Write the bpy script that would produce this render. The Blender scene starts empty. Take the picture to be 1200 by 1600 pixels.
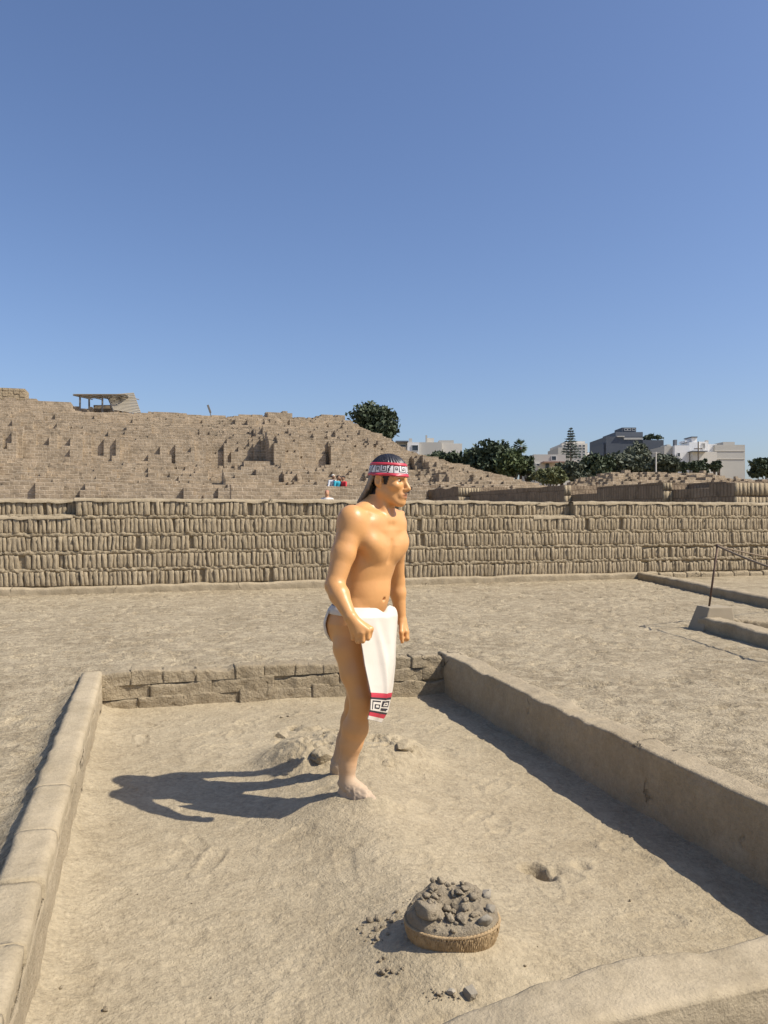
import bpy, bmesh, math, random
import numpy as np
from mathutils import Vector, Matrix, Euler, Quaternion
random.seed(7); RNG = np.random.default_rng(7)

# ------------------------------------------------------------------ camera, sky, sun, exposure
FOC, HZ, HC = 1200.0, 808.0, 1.45          # focal length and horizon row of a 1200x1600 frame, eye height
YAW = math.radians(17.1)                   # the walls run along world X and Y, the camera looks 17.1 degrees off them
CS, SN = math.cos(YAW), math.sin(YAW)
scn = bpy.context.scene
COL = scn.collection
cd = bpy.data.cameras.new('camera'); cam = bpy.data.objects.new('camera', cd); COL.objects.link(cam)
cd.sensor_width = 36; cd.lens = 36*FOC/1600; cd.sensor_fit = 'AUTO'
cd.shift_y = (HZ-800)/1600
cd.clip_start = 0.05; cd.clip_end = 6000
cam.location = (0, 0, HC); cam.rotation_euler = (math.pi/2, 0, -YAW)
scn.camera = cam

SUN_EL, SUN_BACK = math.radians(49), math.radians(16)
sx, sy = math.cos(SUN_BACK), -math.sin(SUN_BACK)                 # towards the sun, camera frame (right, away)
SUNV = Vector(((CS*sx+SN*sy)*math.cos(SUN_EL), (-SN*sx+CS*sy)*math.cos(SUN_EL), math.sin(SUN_EL)))
ld = bpy.data.lights.new('sun', 'SUN'); sun = bpy.data.objects.new('sun', ld); COL.objects.link(sun)
ld.energy = 5.0; ld.angle = math.radians(0.53); ld.color = (1.0, 0.93, 0.82)
sun.rotation_euler = SUNV.to_track_quat('Z', 'Y').to_euler(); sun.location = (10, -5, 20)
wd = bpy.data.worlds.new('World'); scn.world = wd; wd.use_nodes = True
wn = wd.node_tree.nodes; wl = wd.node_tree.links
sky = wn.new('ShaderNodeTexSky'); sky.sky_type = 'NISHITA'; sky.sun_disc = False
sky.sun_elevation = SUN_EL; sky.sun_rotation = math.atan2(SUNV.x, SUNV.y)
sky.altitude = 80; sky.air_density = 1.08; sky.dust_density = 1.5; sky.ozone_density = 4.2
tint = wn.new('ShaderNodeMix'); tint.data_type = 'RGBA'; tint.blend_type = 'MULTIPLY'; tint.inputs['Factor'].default_value = 1
tint.inputs['B'].default_value = (1.0, .985, 1.09, 1)
wl.new(sky.outputs[0], tint.inputs['A']); wl.new(tint.outputs['Result'], wn['Background'].inputs[0]); wn['Background'].inputs[1].default_value = 0.108
scn.view_settings.view_transform = 'Standard'; scn.view_settings.look = 'None'
scn.view_settings.exposure = 0.26; scn.view_settings.gamma = 1.0
scn.render.engine = 'CYCLES'

# ------------------------------------------------------------------ helpers
def W(px, py, d):
    """point at camera depth d on the line of sight of (px, py)"""
    x = (px-600)/FOC*d
    return Vector((CS*x+SN*d, -SN*x+CS*d, HC+(HZ-py)/FOC*d))
def G(px, py, z):
    """point on the level z"""
    return W(px, py, (HC-z)*FOC/(py-HZ))
def cam2w(x, y, z): return Vector((CS*x+SN*y, -SN*x+CS*y, z))

def _h(ix, iy, iz, s):
    n = (ix*374761393 + iy*668265263 + iz*2147483647 + s*1274126177) & 0xffffffff
    n = ((n ^ (n >> 13))*1274126177) & 0xffffffff
    n = ((n ^ (n >> 15))*2246822519) & 0xffffffff
    return ((n ^ (n >> 16)) & 0xffff)/65535.0
def vn(x, y, s=0):
    x = np.asarray(x, float); y = np.asarray(y, float)
    ix = np.floor(x).astype(np.int64); iy = np.floor(y).astype(np.int64)
    fx = x-ix; fy = y-iy; fx = fx*fx*(3-2*fx); fy = fy*fy*(3-2*fy); o = 0*ix
    a = _h(ix, iy, o, s); b = _h(ix+1, iy, o, s); c = _h(ix, iy+1, o, s); d = _h(ix+1, iy+1, o, s)
    return (a*(1-fx)+b*fx)*(1-fy)+(c*(1-fx)+d*fx)*fy - .5
def vn3(x, y, z, s=0):
    x, y, z = np.broadcast_arrays(np.asarray(x, float), y, z)
    i = [np.floor(q).astype(np.int64) for q in (x, y, z)]
    f = [q-j for q, j in zip((x, y, z), i)]; f = [q*q*(3-2*q) for q in f]
    r = 0
    for a in (0, 1):
        for b in (0, 1):
            for c in (0, 1):
                w = (f[0] if a else 1-f[0])*(f[1] if b else 1-f[1])*(f[2] if c else 1-f[2])
                r = r + w*_h(i[0]+a, i[1]+b, i[2]+c, s)
    return r-.5
def fbm(x, y, s=0, o=4):
    r = 0; a = 1.0
    for k in range(o): r = r + a*vn(x*2**k, y*2**k, s+k*17); a *= .5
    return r
def fbm3(x, y, z, s=0, o=3):
    r = 0; a = 1.0
    for k in range(o): r = r + a*vn3(x*2**k, y*2**k, z*2**k, s+k*17); a *= .5
    return r
def sstep(a, b, x):
    t = np.clip((x-a)/(b-a), 0, 1); return t*t*(3-2*t)

def mk(name, V, F, mat=None, parent=None, smooth=False, loc=None, label=None, cat=None, group=None, kind=None, cols=None):
    """one mesh object; F is an (n,4) or (n,3) array or a list of index lists"""
    me = bpy.data.meshes.new(name)
    V = np.asarray(V, np.float32)
    if isinstance(F, np.ndarray):
        n, k = F.shape
        me.vertices.add(len(V)); me.vertices.foreach_set('co', V.ravel())
        me.loops.add(n*k); me.loops.foreach_set('vertex_index', F.astype(np.int32).ravel())
        me.polygons.add(n); me.polygons.foreach_set('loop_start', np.arange(0, n*k, k, dtype=np.int32))
        me.update(calc_edges=True); me.validate()
    else:
        me.from_pydata([tuple(map(float, v)) for v in V], [], F)
    if smooth: me.polygons.foreach_set('use_smooth', np.ones(len(me.polygons), bool))
    if cols is not None:
        cols = np.asarray(cols, np.float32)
        dom = 'POINT' if len(cols) == len(me.vertices) else 'FACE'
        if dom == 'FACE':
            ca = me.color_attributes.new('Col', 'FLOAT_COLOR', 'CORNER')
            k = F.shape[1]; cc = np.repeat(cols, k, axis=0)
        else:
            ca = me.color_attributes.new('Col', 'FLOAT_COLOR', 'POINT'); cc = cols
        ca.data.foreach_set('color', np.concatenate([cc, np.ones((len(cc), 1), np.float32)], 1).ravel())
    if mat: me.materials.append(mat)
    o = bpy.data.objects.new(name, me); COL.objects.link(o)
    if parent: o.parent = parent
    if loc is not None: o.location = loc
    tag(o, label, cat, group, kind)
    return o
def tag(o, label=None, cat=None, group=None, kind=None):
    if label: o['label'] = label
    if cat: o['category'] = cat
    if group: o['group'] = group
    if kind: o['kind'] = kind
    return o
def empty(name, loc, rz=0, label=None, cat=None, group=None):
    o = bpy.data.objects.new(name, None); COL.objects.link(o)
    o.location = loc; o.rotation_euler = (0, 0, rz); o.empty_display_size = .1
    return tag(o, label, cat, group)
class MB:
    """collects boxes and tubes into one mesh"""
    def __init__(s): s.v = []; s.f = []
    def box(s, a, b):
        n = len(s.v); x0, y0, z0 = a; x1, y1, z1 = b
        s.v += [(x0,y0,z0),(x1,y0,z0),(x1,y1,z0),(x0,y1,z0),(x0,y0,z1),(x1,y0,z1),(x1,y1,z1),(x0,y1,z1)]
        s.f += [[n+i for i in q] for q in ((0,3,2,1),(4,5,6,7),(0,1,5,4),(1,2,6,5),(2,3,7,6),(3,0,4,7))]; return s
    def tube(s, pts, rad, seg=8, caps=True):
        pts = [Vector(p) for p in pts]; n0 = len(s.v)
        rads = rad if hasattr(rad, '__len__') else [rad]*len(pts)
        for i, p in enumerate(pts):
            t = (pts[min(i+1, len(pts)-1)]-pts[max(i-1, 0)]).normalized()
            a = t.cross(Vector((0, 0, 1)))
            if a.length < .05: a = t.cross(Vector((0, 1, 0)))
            a.normalize(); b = t.cross(a)
            for k in range(seg):
                w = 2*math.pi*k/seg; s.v.append(tuple(p+(a*math.cos(w)+b*math.sin(w))*rads[i]))
        for i in range(len(pts)-1):
            for k in range(seg):
                k2 = (k+1) % seg; s.f.append([n0+i*seg+k, n0+i*seg+k2, n0+(i+1)*seg+k2, n0+(i+1)*seg+k])
        if caps:
            s.f.append([n0+k for k in range(seg)][::-1]); s.f.append([n0+(len(pts)-1)*seg+k for k in range(seg)])
        return s
    def build(s, name, mat, parent=None, **kw): return mk(name, s.v, s.f, mat, parent, **kw)
def grid_faces(nu, nv):
    i = np.arange(nu-1)[:, None]*nv+np.arange(nv-1)[None, :]
    return np.stack([i, i+nv, i+nv+1, i+1], -1).reshape(-1, 4)

# ------------------------------------------------------------------ materials
def new_mat(name):
    m = bpy.data.materials.new(name); m.use_nodes = True
    nt = m.node_tree; b = nt.nodes['Principled BSDF']; return m, nt, b
def nd(nt, t, **kw):
    n = nt.nodes.new(t)
    for k, v in kw.items(): setattr(n, k, v)
    return n
def earth(name, c0, c1, sc=6.0, rough=.95, b1=(40, .004), b2=(220, .0015), stretch=(1, 1, 1), speck=0.0, dark=None, b0=None, crack=None, patch=None, ssc=None, pf=.75, f=.80, grain=None):
    """dry earth: two tones mixed by noise, fine relief as bump; (scale, metres) for each relief"""
    c0 = [q*f*k for q, k in zip(c0, (1, 1, .95))]; c1 = [q*f*k for q, k in zip(c1, (1, 1, .95))]
    m, nt, b = new_mat(name); L = nt.links
    geo = nd(nt, 'ShaderNodeNewGeometry'); mp = nd(nt, 'ShaderNodeMapping'); mp.inputs['Scale'].default_value = stretch
    L.new(geo.outputs['Position'], mp.inputs[0])
    def noise(s, d=6, r=.6, src=mp):
        n = nd(nt, 'ShaderNodeTexNoise'); n.inputs['Scale'].default_value = s; n.inputs['Detail'].default_value = d
        n.inputs['Roughness'].default_value = r; L.new(src.outputs[0], n.inputs['Vector']); return n.outputs['Fac']
    n1 = noise(sc); n2 = noise(sc*.13, 3)
    ad = nd(nt, 'ShaderNodeMath', operation='ADD'); L.new(n1, ad.inputs[0]); L.new(n2, ad.inputs[1])
    rp = nd(nt, 'ShaderNodeMapRange'); rp.inputs[1].default_value = .72; rp.inputs[2].default_value = 1.28; L.new(ad.outputs[0], rp.inputs[0])
    mx = nd(nt, 'ShaderNodeMix', data_type='RGBA'); mx.inputs['A'].default_value = (*c0, 1); mx.inputs['B'].default_value = (*c1, 1)
    L.new(rp.outputs[0], mx.inputs['Factor']); colr = mx.outputs['Result']
    if grain:
        ng = noise(grain[0], 4, .7); rg = nd(nt, 'ShaderNodeMapRange'); rg.inputs[1].default_value = .3; rg.inputs[2].default_value = .7; rg.inputs[3].default_value = 1-grain[1]; rg.inputs[4].default_value = 1+grain[1]; L.new(ng, rg.inputs[0])
        mg = nd(nt, 'ShaderNodeMix', data_type='RGBA', blend_type='MULTIPLY'); mg.inputs['Factor'].default_value = 1; L.new(colr, mg.inputs['A']); L.new(rg.outputs[0], mg.inputs['B']); colr = mg.outputs['Result']
    if speck > 0:
        n3 = noise(ssc or sc*25, 3)
        r3 = nd(nt, 'ShaderNodeMapRange'); r3.inputs[1].default_value = .62; r3.inputs[2].default_value = .7; r3.inputs[4].default_value = speck; L.new(n3, r3.inputs[0])
        m3 = nd(nt, 'ShaderNodeMix', data_type='RGBA'); m3.inputs['B'].default_value = (*(dark or (.12, .09, .065)), 1)
        L.new(colr, m3.inputs['A']); L.new(r3.outputs[0], m3.inputs['Factor']); colr = m3.outputs['Result']
    if patch:
        n6 = noise(patch, 4, .55); r7 = nd(nt, 'ShaderNodeMapRange'); r7.inputs[1].default_value = .52; r7.inputs[2].default_value = .62; r7.inputs[4].default_value = pf; L.new(n6, r7.inputs[0])
        m7 = nd(nt, 'ShaderNodeMix', data_type='RGBA'); m7.inputs['B'].default_value = (*[min(1, q*1.12) for q in c1], 1); L.new(colr, m7.inputs['A']); L.new(r7.outputs[0], m7.inputs['Factor']); colr = m7.outputs['Result']
    prev = None
    if crack:
        nz = nd(nt, 'ShaderNodeTexNoise'); nz.inputs['Scale'].default_value = crack*1.6; nz.inputs['Detail'].default_value = 5; L.new(geo.outputs['Position'], nz.inputs['Vector'])
        av = nd(nt, 'ShaderNodeVectorMath', operation='SCALE'); av.inputs['Scale'].default_value = .9/crack; L.new(nz.outputs['Color'], av.inputs[0])
        sv = nd(nt, 'ShaderNodeVectorMath', operation='ADD'); L.new(geo.outputs['Position'], sv.inputs[0]); L.new(av.outputs[0], sv.inputs[1])
        vo = nd(nt, 'ShaderNodeTexVoronoi', feature='DISTANCE_TO_EDGE'); vo.inputs['Scale'].default_value = crack; L.new(sv.outputs[0], vo.inputs['Vector'])
        r4 = nd(nt, 'ShaderNodeMapRange'); r4.inputs[1].default_value = .004; r4.inputs[2].default_value = .028; r4.inputs[3].default_value = 1; r4.inputs[4].default_value = 0; L.new(vo.outputs['Distance'], r4.inputs[0])
        mk_ = noise(crack*.5, 3, .6, geo); r5 = nd(nt, 'ShaderNodeMapRange'); r5.inputs[1].default_value = .58; r5.inputs[2].default_value = .66; L.new(mk_, r5.inputs[0])
        mu = nd(nt, 'ShaderNodeMath', operation='MULTIPLY'); L.new(r4.outputs[0], mu.inputs[0]); L.new(r5.outputs[0], mu.inputs[1])
        m4 = nd(nt, 'ShaderNodeMix', data_type='RGBA'); m4.inputs['B'].default_value = (*[q*.35 for q in c0], 1); L.new(colr, m4.inputs['A']); L.new(mu.outputs[0], m4.inputs['Factor']); colr = m4.outputs['Result']  # real cracks; the shade of their depth is also mixed into the colour
        prev = nd(nt, 'ShaderNodeBump'); prev.invert = True; prev.inputs['Distance'].default_value = .02; L.new(mu.outputs[0], prev.inputs['Height'])
    L.new(colr, b.inputs['Base Color'])
    for (s, h) in [q for q in (b0, b1, b2) if q]:
        bp = nd(nt, 'ShaderNodeBump'); bp.inputs['Strength'].default_value = 1; bp.inputs['Distance'].default_value = h*3
        L.new(noise(s, 5), bp.inputs['Height'])
        if prev: L.new(prev.outputs[0], bp.inputs['Normal'])
        prev = bp
    L.new(prev.outputs[0], b.inputs['Normal'])
    b.inputs['Roughness'].default_value = rough; b.inputs['Specular IOR Level'].default_value = .15
    return m
def flat(name, c, rough=.6, var=.15, sc=3.0, metal=0, spec=.4):
    m, nt, b = new_mat(name); L = nt.links
    geo = nd(nt, 'ShaderNodeNewGeometry')
    n = nd(nt, 'ShaderNodeTexNoise'); n.inputs['Scale'].default_value = sc; n.inputs['Detail'].default_value = 5; L.new(geo.outputs['Position'], n.inputs['Vector'])
    mx = nd(nt, 'ShaderNodeMix', data_type='RGBA')
    mx.inputs['A'].default_value = (*[max(0, q*(1-var)) for q in c], 1); mx.inputs['B'].default_value = (*[min(1, q*(1+var)) for q in c], 1)
    L.new(n.outputs['Fac'], mx.inputs['Factor']); L.new(mx.outputs['Result'], b.inputs['Base Color'])
    b.inputs['Roughness'].default_value = rough; b.inputs['Metallic'].default_value = metal; b.inputs['Specular IOR Level'].default_value = spec
    return m
def painted(name, rough=.4, coat=0.0, bump=None, var=0.0, spec=.5):
    """colours come from the print stored on the mesh"""
    m, nt, b = new_mat(name); L = nt.links
    at = nd(nt, 'ShaderNodeVertexColor', layer_name='Col'); src = at.outputs['Color']
    tc = nd(nt, 'ShaderNodeTexCoord')
    if var > 0:
        n = nd(nt, 'ShaderNodeTexNoise'); n.inputs['Scale'].default_value = 14; n.inputs['Detail'].default_value = 6; L.new(tc.outputs['Object'], n.inputs['Vector'])
        r = nd(nt, 'ShaderNodeMapRange'); r.inputs[1].default_value = .3; r.inputs[2].default_value = .7; r.inputs[3].default_value = 1-var; r.inputs[4].default_value = 1+var*.5; L.new(n.outputs['Fac'], r.inputs[0])
        mx = nd(nt, 'ShaderNodeMix', data_type='RGBA', blend_type='MULTIPLY'); mx.inputs['Factor'].default_value = 1
        L.new(src, mx.inputs['A']); L.new(r.outputs[0], mx.inputs['B']); src = mx.outputs['Result']
    L.new(src, b.inputs['Base Color'])
    if bump:
        n = nd(nt, 'ShaderNodeTexNoise'); n.inputs['Scale'].default_value = bump[0]; n.inputs['Detail'].default_value = 4; L.new(tc.outputs['Object'], n.inputs['Vector'])
        bp = nd(nt, 'ShaderNodeBump'); bp.inputs['Distance'].default_value = bump[1]; L.new(n.outputs['Fac'], bp.inputs['Height']); L.new(bp.outputs[0], b.inputs['Normal'])
    b.inputs['Roughness'].default_value = rough; b.inputs['Coat Weight'].default_value = coat; b.inputs['Coat Roughness'].default_value = .18
    b.inputs['Specular IOR Level'].default_value = spec
    return m
def leafmat(name, c, var=.35):
    m, nt, b = new_mat(name); L = nt.links
    geo = nd(nt, 'ShaderNodeNewGeometry'); n = nd(nt, 'ShaderNodeTexNoise'); n.inputs['Scale'].default_value = .8; n.inputs['Detail'].default_value = 4
    L.new(geo.outputs['Position'], n.inputs['Vector'])
    mx = nd(nt, 'ShaderNodeMix', data_type='RGBA'); mx.inputs['A'].default_value = (*[q*(1-var) for q in c], 1); mx.inputs['B'].default_value = (*[q*(1+var) for q in c], 1)
    L.new(n.outputs['Fac'], mx.inputs['Factor']); L.new(mx.outputs['Result'], b.inputs['Base Color'])
    b.inputs['Roughness'].default_value = .6; b.inputs['Specular IOR Level'].default_value = .25
    return m

M = {}
SAND0, SAND1 = (.31, .248, .165), (.50, .415, .293)
M['sand'] = earth('sand', SAND0, SAND1, 14, b1=(45, .005), b2=(100, .0032), speck=.7, b0=(9, .006), dark=(.13, .10, .066), patch=8, ssc=60, pf=.7, grain=(40, .42))
M['floor'] = earth('trodden_mud_floor', (.365, .296, .2), (.46, .382, .268), 9, b1=(32, .0022), b2=(95, .0022), speck=.5, b0=(9, .005), dark=(.19, .147, .1), patch=6, ssc=110, pf=.35, f=.83, grain=(45, .24))
M['mud'] = earth('mud_plaster', (.365, .294, .2), (.49, .402, .285), 9, b1=(28, .003), b2=(110, .0018), speck=.35, crack=3.2, ssc=110, grain=(50, .12))
M['mud2'] = earth('bare_mud', (.37, .30, .203), (.50, .412, .292), 9, b1=(24, .0018), b2=(120, .0010), speck=.45, ssc=130, patch=5, pf=.4, f=.84, grain=(60, .12))
M['adobe'] = earth('adobe', (.325, .26, .175), (.445, .362, .252), 6, b1=(34, .007), b2=(110, .003), speck=.4, crack=5.0, ssc=90, f=.86, grain=(50, .16))
M['brick'] = earth('adobe_brick', (.315, .252, .172), (.47, .383, .268), 16, b1=(34, .009), b2=(110, .004), stretch=(1, 1, .16), speck=.4, ssc=90, f=.95)
M['old'] = earth('old_adobe', (.25, .185, .125), (.37, .285, .2), 3, b1=(5, .05), b2=(16, .02), speck=.55, dark=(.11, .082, .058))
def coursed(name, c0, c1, mort, bw_=.13, rh=.30, bump=.03):
    m, nt, b = new_mat(name); L = nt.links
    geo = nd(nt, 'ShaderNodeNewGeometry'); sp = nd(nt, 'ShaderNodeSeparateXYZ'); L.new(geo.outputs['Position'], sp.inputs[0])
    nz = nd(nt, 'ShaderNodeTexNoise'); nz.inputs['Scale'].default_value = .55; nz.inputs['Detail'].default_value = 4; L.new(geo.outputs['Position'], nz.inputs['Vector'])
    wz = nd(nt, 'ShaderNodeMath', operation='MULTIPLY_ADD'); wz.inputs[1].default_value = .22; L.new(nz.outputs['Fac'], wz.inputs[0]); L.new(sp.outputs[2], wz.inputs[2])
    ax = nd(nt, 'ShaderNodeMath', operation='ADD'); L.new(sp.outputs[0], ax.inputs[0]); L.new(sp.outputs[1], ax.inputs[1])
    cb = nd(nt, 'ShaderNodeCombineXYZ'); L.new(ax.outputs[0], cb.inputs[0]); L.new(wz.outputs[0], cb.inputs[1])
    bt = nd(nt, 'ShaderNodeTexBrick'); bt.inputs['Scale'].default_value = 1; bt.inputs['Brick Width'].default_value = bw_; bt.inputs['Row Height'].default_value = rh
    bt.inputs['Mortar Size'].default_value = .022; bt.inputs['Mortar Smooth'].default_value = .4; bt.inputs['Color1'].default_value = (*c0, 1); bt.inputs['Color2'].default_value = (*c1, 1); bt.inputs['Mortar'].default_value = (*mort, 1)
    L.new(cb.outputs[0], bt.inputs['Vector'])
    n2 = nd(nt, 'ShaderNodeTexNoise'); n2.inputs['Scale'].default_value = 1.6; n2.inputs['Detail'].default_value = 7; n2.inputs['Roughness'].default_value = .7; L.new(geo.outputs['Position'], n2.inputs['Vector'])
    r2 = nd(nt, 'ShaderNodeMapRange'); r2.inputs[1].default_value = .3; r2.inputs[2].default_value = .7; r2.inputs[3].default_value = .72; r2.inputs[4].default_value = 1.25; L.new(n2.outputs['Fac'], r2.inputs[0])
    mx = nd(nt, 'ShaderNodeMix', data_type='RGBA', blend_type='MULTIPLY'); mx.inputs['Factor'].default_value = 1; L.new(bt.outputs['Color'], mx.inputs['A']); L.new(r2.outputs[0], mx.inputs['B'])
    n5 = nd(nt, 'ShaderNodeTexNoise'); n5.inputs['Scale'].default_value = 3.4; n5.inputs['Detail'].default_value = 3; L.new(cb.outputs[0], n5.inputs['Vector'])
    r6 = nd(nt, 'ShaderNodeMapRange'); r6.inputs[1].default_value = .60; r6.inputs[2].default_value = .68; r6.inputs[4].default_value = .55; L.new(n5.outputs['Fac'], r6.inputs[0])
    m6 = nd(nt, 'ShaderNodeMix', data_type='RGBA'); m6.inputs['B'].default_value = (*[q*.45 for q in c0], 1); L.new(mx.outputs['Result'], m6.inputs['A']); L.new(r6.outputs[0], m6.inputs['Factor'])
    L.new(m6.outputs['Result'], b.inputs['Base Color'])
    bp = nd(nt, 'ShaderNodeBump'); bp.invert = True; bp.inputs['Distance'].default_value = bump; L.new(bt.outputs['Fac'], bp.inputs['Height'])
    bp2 = nd(nt, 'ShaderNodeBump'); bp2.inputs['Distance'].default_value = .09; L.new(n2.outputs['Fac'], bp2.inputs['Height']); L.new(bp.outputs[0], bp2.inputs['Normal']); L.new(bp2.outputs[0], b.inputs['Normal'])
    b.inputs['Roughness'].default_value = .95; b.inputs['Specular IOR Level'].default_value = .15
    return m
M['old'] = coursed('old_coursed_adobe', (.285, .224, .152), (.385, .305, .21), (.50, .41, .295), .40, .17)
M['oldpale'] = earth('pale_adobe', (.42, .33, .22), (.52, .42, .29), 3, b1=(5, .04), b2=(16, .02))
M['clod'] = earth('dry_clod', (.27, .218, .155), (.40, .332, .242), 20, b1=(60, .003), b2=(240, .001), speck=.4, f=.9)
M['stone'] = earth('grey_stone', (.27, .235, .19), (.36, .32, .26), 20, b1=(90, .0008), b2=(300, .0004))
M['palestone'] = earth('pale_stone', (.38, .33, .265), (.47, .415, .34), 20, b1=(90, .0008), b2=(300, .0004))
M['concrete'] = earth('smooth_clay_block', (.36, .30, .22), (.42, .35, .26), 9, b1=(120, .0006), b2=(300, .0004))
M['straw'] = earth('straw', (.30, .205, .115), (.50, .37, .22), 60, rough=.7, b1=(200, .0008), b2=(500, .0003), f=1.0)
M['iron'] = flat('rusty_iron', (.11, .07, .05), .7, .4, 30, .4)
M['rope'] = flat('jute_rope', (.2, .15, .1), .9, .3, 80)
M['bark'] = flat('bark', (.12, .09, .065), .9, .3, 4)

# ------------------------------------------------------------------ ground
U0, U1, V0, V1 = -.32, 2.385, 1.68, 6.06        # inner faces of the enclosure
FOOT_R, FOOT_L = cam2w((552-600)/FOC*3.70, 3.70, 0), cam2w((526-600)/FOC*4.08, 4.08, 0)
BASK = G(706, 1478, .04)
def outer_z(u, v):
    z = .25 + .012*fbm(u*.6, v*.6, 3) + .006*fbm(u*3, v*3, 5)
    z = z - .10*sstep(-.42, -.62, u)*sstep(6.3, 5.2, v)
    z = z - .13*sstep(1.78, 1.60, v)*sstep(3.1, 2.7, u)*sstep(-.7, -.4, u)
    return z
def bump2(u, v, c, r, h, p=1.0):
    d2 = ((u-c[0])**2+(v-c[1])**2)/(r*r); return h*np.exp(-d2**p)
def seg_d(u, v, a, b):
    ax, ay = b[0]-a[0], b[1]-a[1]; t = np.clip(((u-a[0])*ax+(v-a[1])*ay)/(ax*ax+ay*ay), 0, 1)
    return np.hypot(u-a[0]-t*ax, v-a[1]-t*ay)
LUMP = G(500, 1163, .1); LUMP2 = G(592, 1163, .08)
def inner_z(u, v):
    z = .016*fbm(u*1.3, v*1.3, 11, 4) - .055*sstep(.95, 2.2, u)
    d = seg_d(u, v, FOOT_R, FOOT_L)
    z = z + .062*np.exp(-(d/.32)**2)
    rid = seg_d(u, v, FOOT_R, BASK); z = z + .05*np.exp(-(rid/.28)**2)
    z = z + bump2(u, v, BASK, .25, .045)
    # chunky mass of dried mud behind the feet
    m = np.exp(-((seg_d(u, v, LUMP, LUMP2))/.33)**4)
    n = np.abs(fbm(u*3.2, v*3.2, 31, 4)); ch = np.floor(n*6)/6
    z = z + m*(.065+.17*np.clip(.42-n, 0, 1)+.13*ch)
    for (px, py, r, h) in ((566, 1266, .06, .014), (596, 1262, .05, .035), (578, 1268, .04, .022), (612, 1262, .05, .018), (530, 1254, .05, .02), (520, 1216, .06, .02), (455, 1186, .13, .035)):
        c = G(px, py, .07); z = z + bump2(u, v, c, r, h)
    for (px, py, r, h, p) in ((834, 1339, .055, -.075, 4), (852, 1345, .045, -.04, 2), (868, 1338, .025, -.02, 2), (908, 1328, .035, -.022, 2), (586, 1164, .06, -.13, 3),
                              (463, 1130, .05, -.10, 3), (520, 1135, .05, -.07, 3), (440, 1152, .035, -.06, 3), (510, 1188, .035, -.05, 3), (690, 1215, .05, -.012, 1), (280, 1330, .09, -.014, 1),
                              (330, 1480, .12, -.016, 1), (940, 1450, .12, -.014, 1), (620, 1330, .15, .012, 1)):
        c = G(px, py, .03); z = z + bump2(u, v, c, r, h, p)
    # silt banked against the walls
    z = z + .05*np.exp(-(u-U0)/.07) + .008*np.exp(-(U1-u)/.05) + .012*np.exp(-(V1-v)/.08)
    z = z + .11*sstep(V0+.28, V0-.05, v)*sstep(-.3, .6, u)*sstep(1.7, .9, u)
    return z
def stamps(U, V, Z, n, rect, depth, seed, L=.26, B=.09):
    """footprints pressed into a regular grid"""
    r = np.random.default_rng(seed); us = U[:, 0]; vs = V[0]
    for _ in range(n):
        cu = r.uniform(rect[0], rect[1]); cv = r.uniform(rect[2], rect[3]); a = r.normal(.3, .8)
        i0, i1 = np.searchsorted(us, [cu-.3, cu+.3]); j0, j1 = np.searchsorted(vs, [cv-.3, cv+.3])
        if i1-i0 < 3 or j1-j0 < 3: continue
        u = U[i0:i1, j0:j1]-cu; v = V[i0:i1, j0:j1]-cv
        p = u*math.cos(a)+v*math.sin(a); q = -u*math.sin(a)+v*math.cos(a)
        l, b = L*r.uniform(.7, 1.1)/2, B*r.uniform(.8, 1.3)/2
        e = (np.abs(p/l)**3+np.abs(q/(b*(1+.25*p/l)))**3)
        dd = depth*r.uniform(.4, 1.2)
        Z[i0:i1, j0:j1] += -dd*(e < 1)*(1-.5*e)*(1+.5*p/l) + dd*.8*np.exp(-((e-1.5)/.6)**2)
    return Z
def axis(fine, lo, hi, far):
    a = list(np.arange(lo, hi+1e-6, fine)); s = fine
    x = hi
    while x < far: s *= 1.35; x += s; a.append(x)
    s = fine; x = lo
    while x > -far: s *= 1.35; x -= s; a.insert(0, x)
    return np.array(a)
ua = axis(.026, -3.2, 9.2, 2500); va = axis(.026, 1.0, 13.2, 2500)
Ug, Vg = np.meshgrid(ua, va, indexing='ij')
Zg = outer_z(Ug, Vg)
near = (Ug > -3.2) & (Ug < 9.2) & (Vg > 1) & (Vg < 13.2)
Zg = np.where(near, Zg+.004*fbm(Ug*9, Vg*9, 8, 3)+.0035*np.abs(vn(Ug*16, Vg*11, 9)), .25)
Zg = stamps(Ug, Vg, Zg, 3600, (-3, 9, 1.2, 12.9), .0085, 5)
Fg = grid_faces(len(ua), len(va))
cu = Ug.ravel()[Fg].mean(1); cv = Vg.ravel()[Fg].mean(1)
Fg = Fg[~((cu > U0-.08) & (cu < U1+.07) & (cv > V0-.09) & (cv < V1+.06))]
mk('ground', np.stack([Ug, Vg, Zg], -1).reshape(-1, 3), Fg, M['sand'], smooth=True, kind='structure')
ui = np.arange(U0-.1, U1+.1, .0105); vi = np.arange(V0-.075, V1+.1, .0105)
Ui, Vi = np.meshgrid(ui, vi, indexing='ij')
Zi = inner_z(Ui, Vi) + .0025*fbm(Ui*14, Vi*14, 41, 3)
Zi = stamps(Ui, Vi, Zi, 130, (U0, U1, V0, V1), .005, 9)
Zi = stamps(Ui, Vi, Zi, 500, (U0, U1, V0, V1), .0028, 10, .07, .03)
INZ = Zi
mk('courtyard_floor', np.stack([Ui, Vi, Zi], -1).reshape(-1, 3), grid_faces(len(ui), len(vi)), M['floor'], smooth=True, kind='structure')
def floor_at(p):
    i = int(np.clip(round((p[0]-ui[0])/.0105), 0, len(ui)-1)); j = int(np.clip(round((p[1]-vi[0])/.0105), 0, len(vi)-1))
    return float(INZ[i, j])

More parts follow.
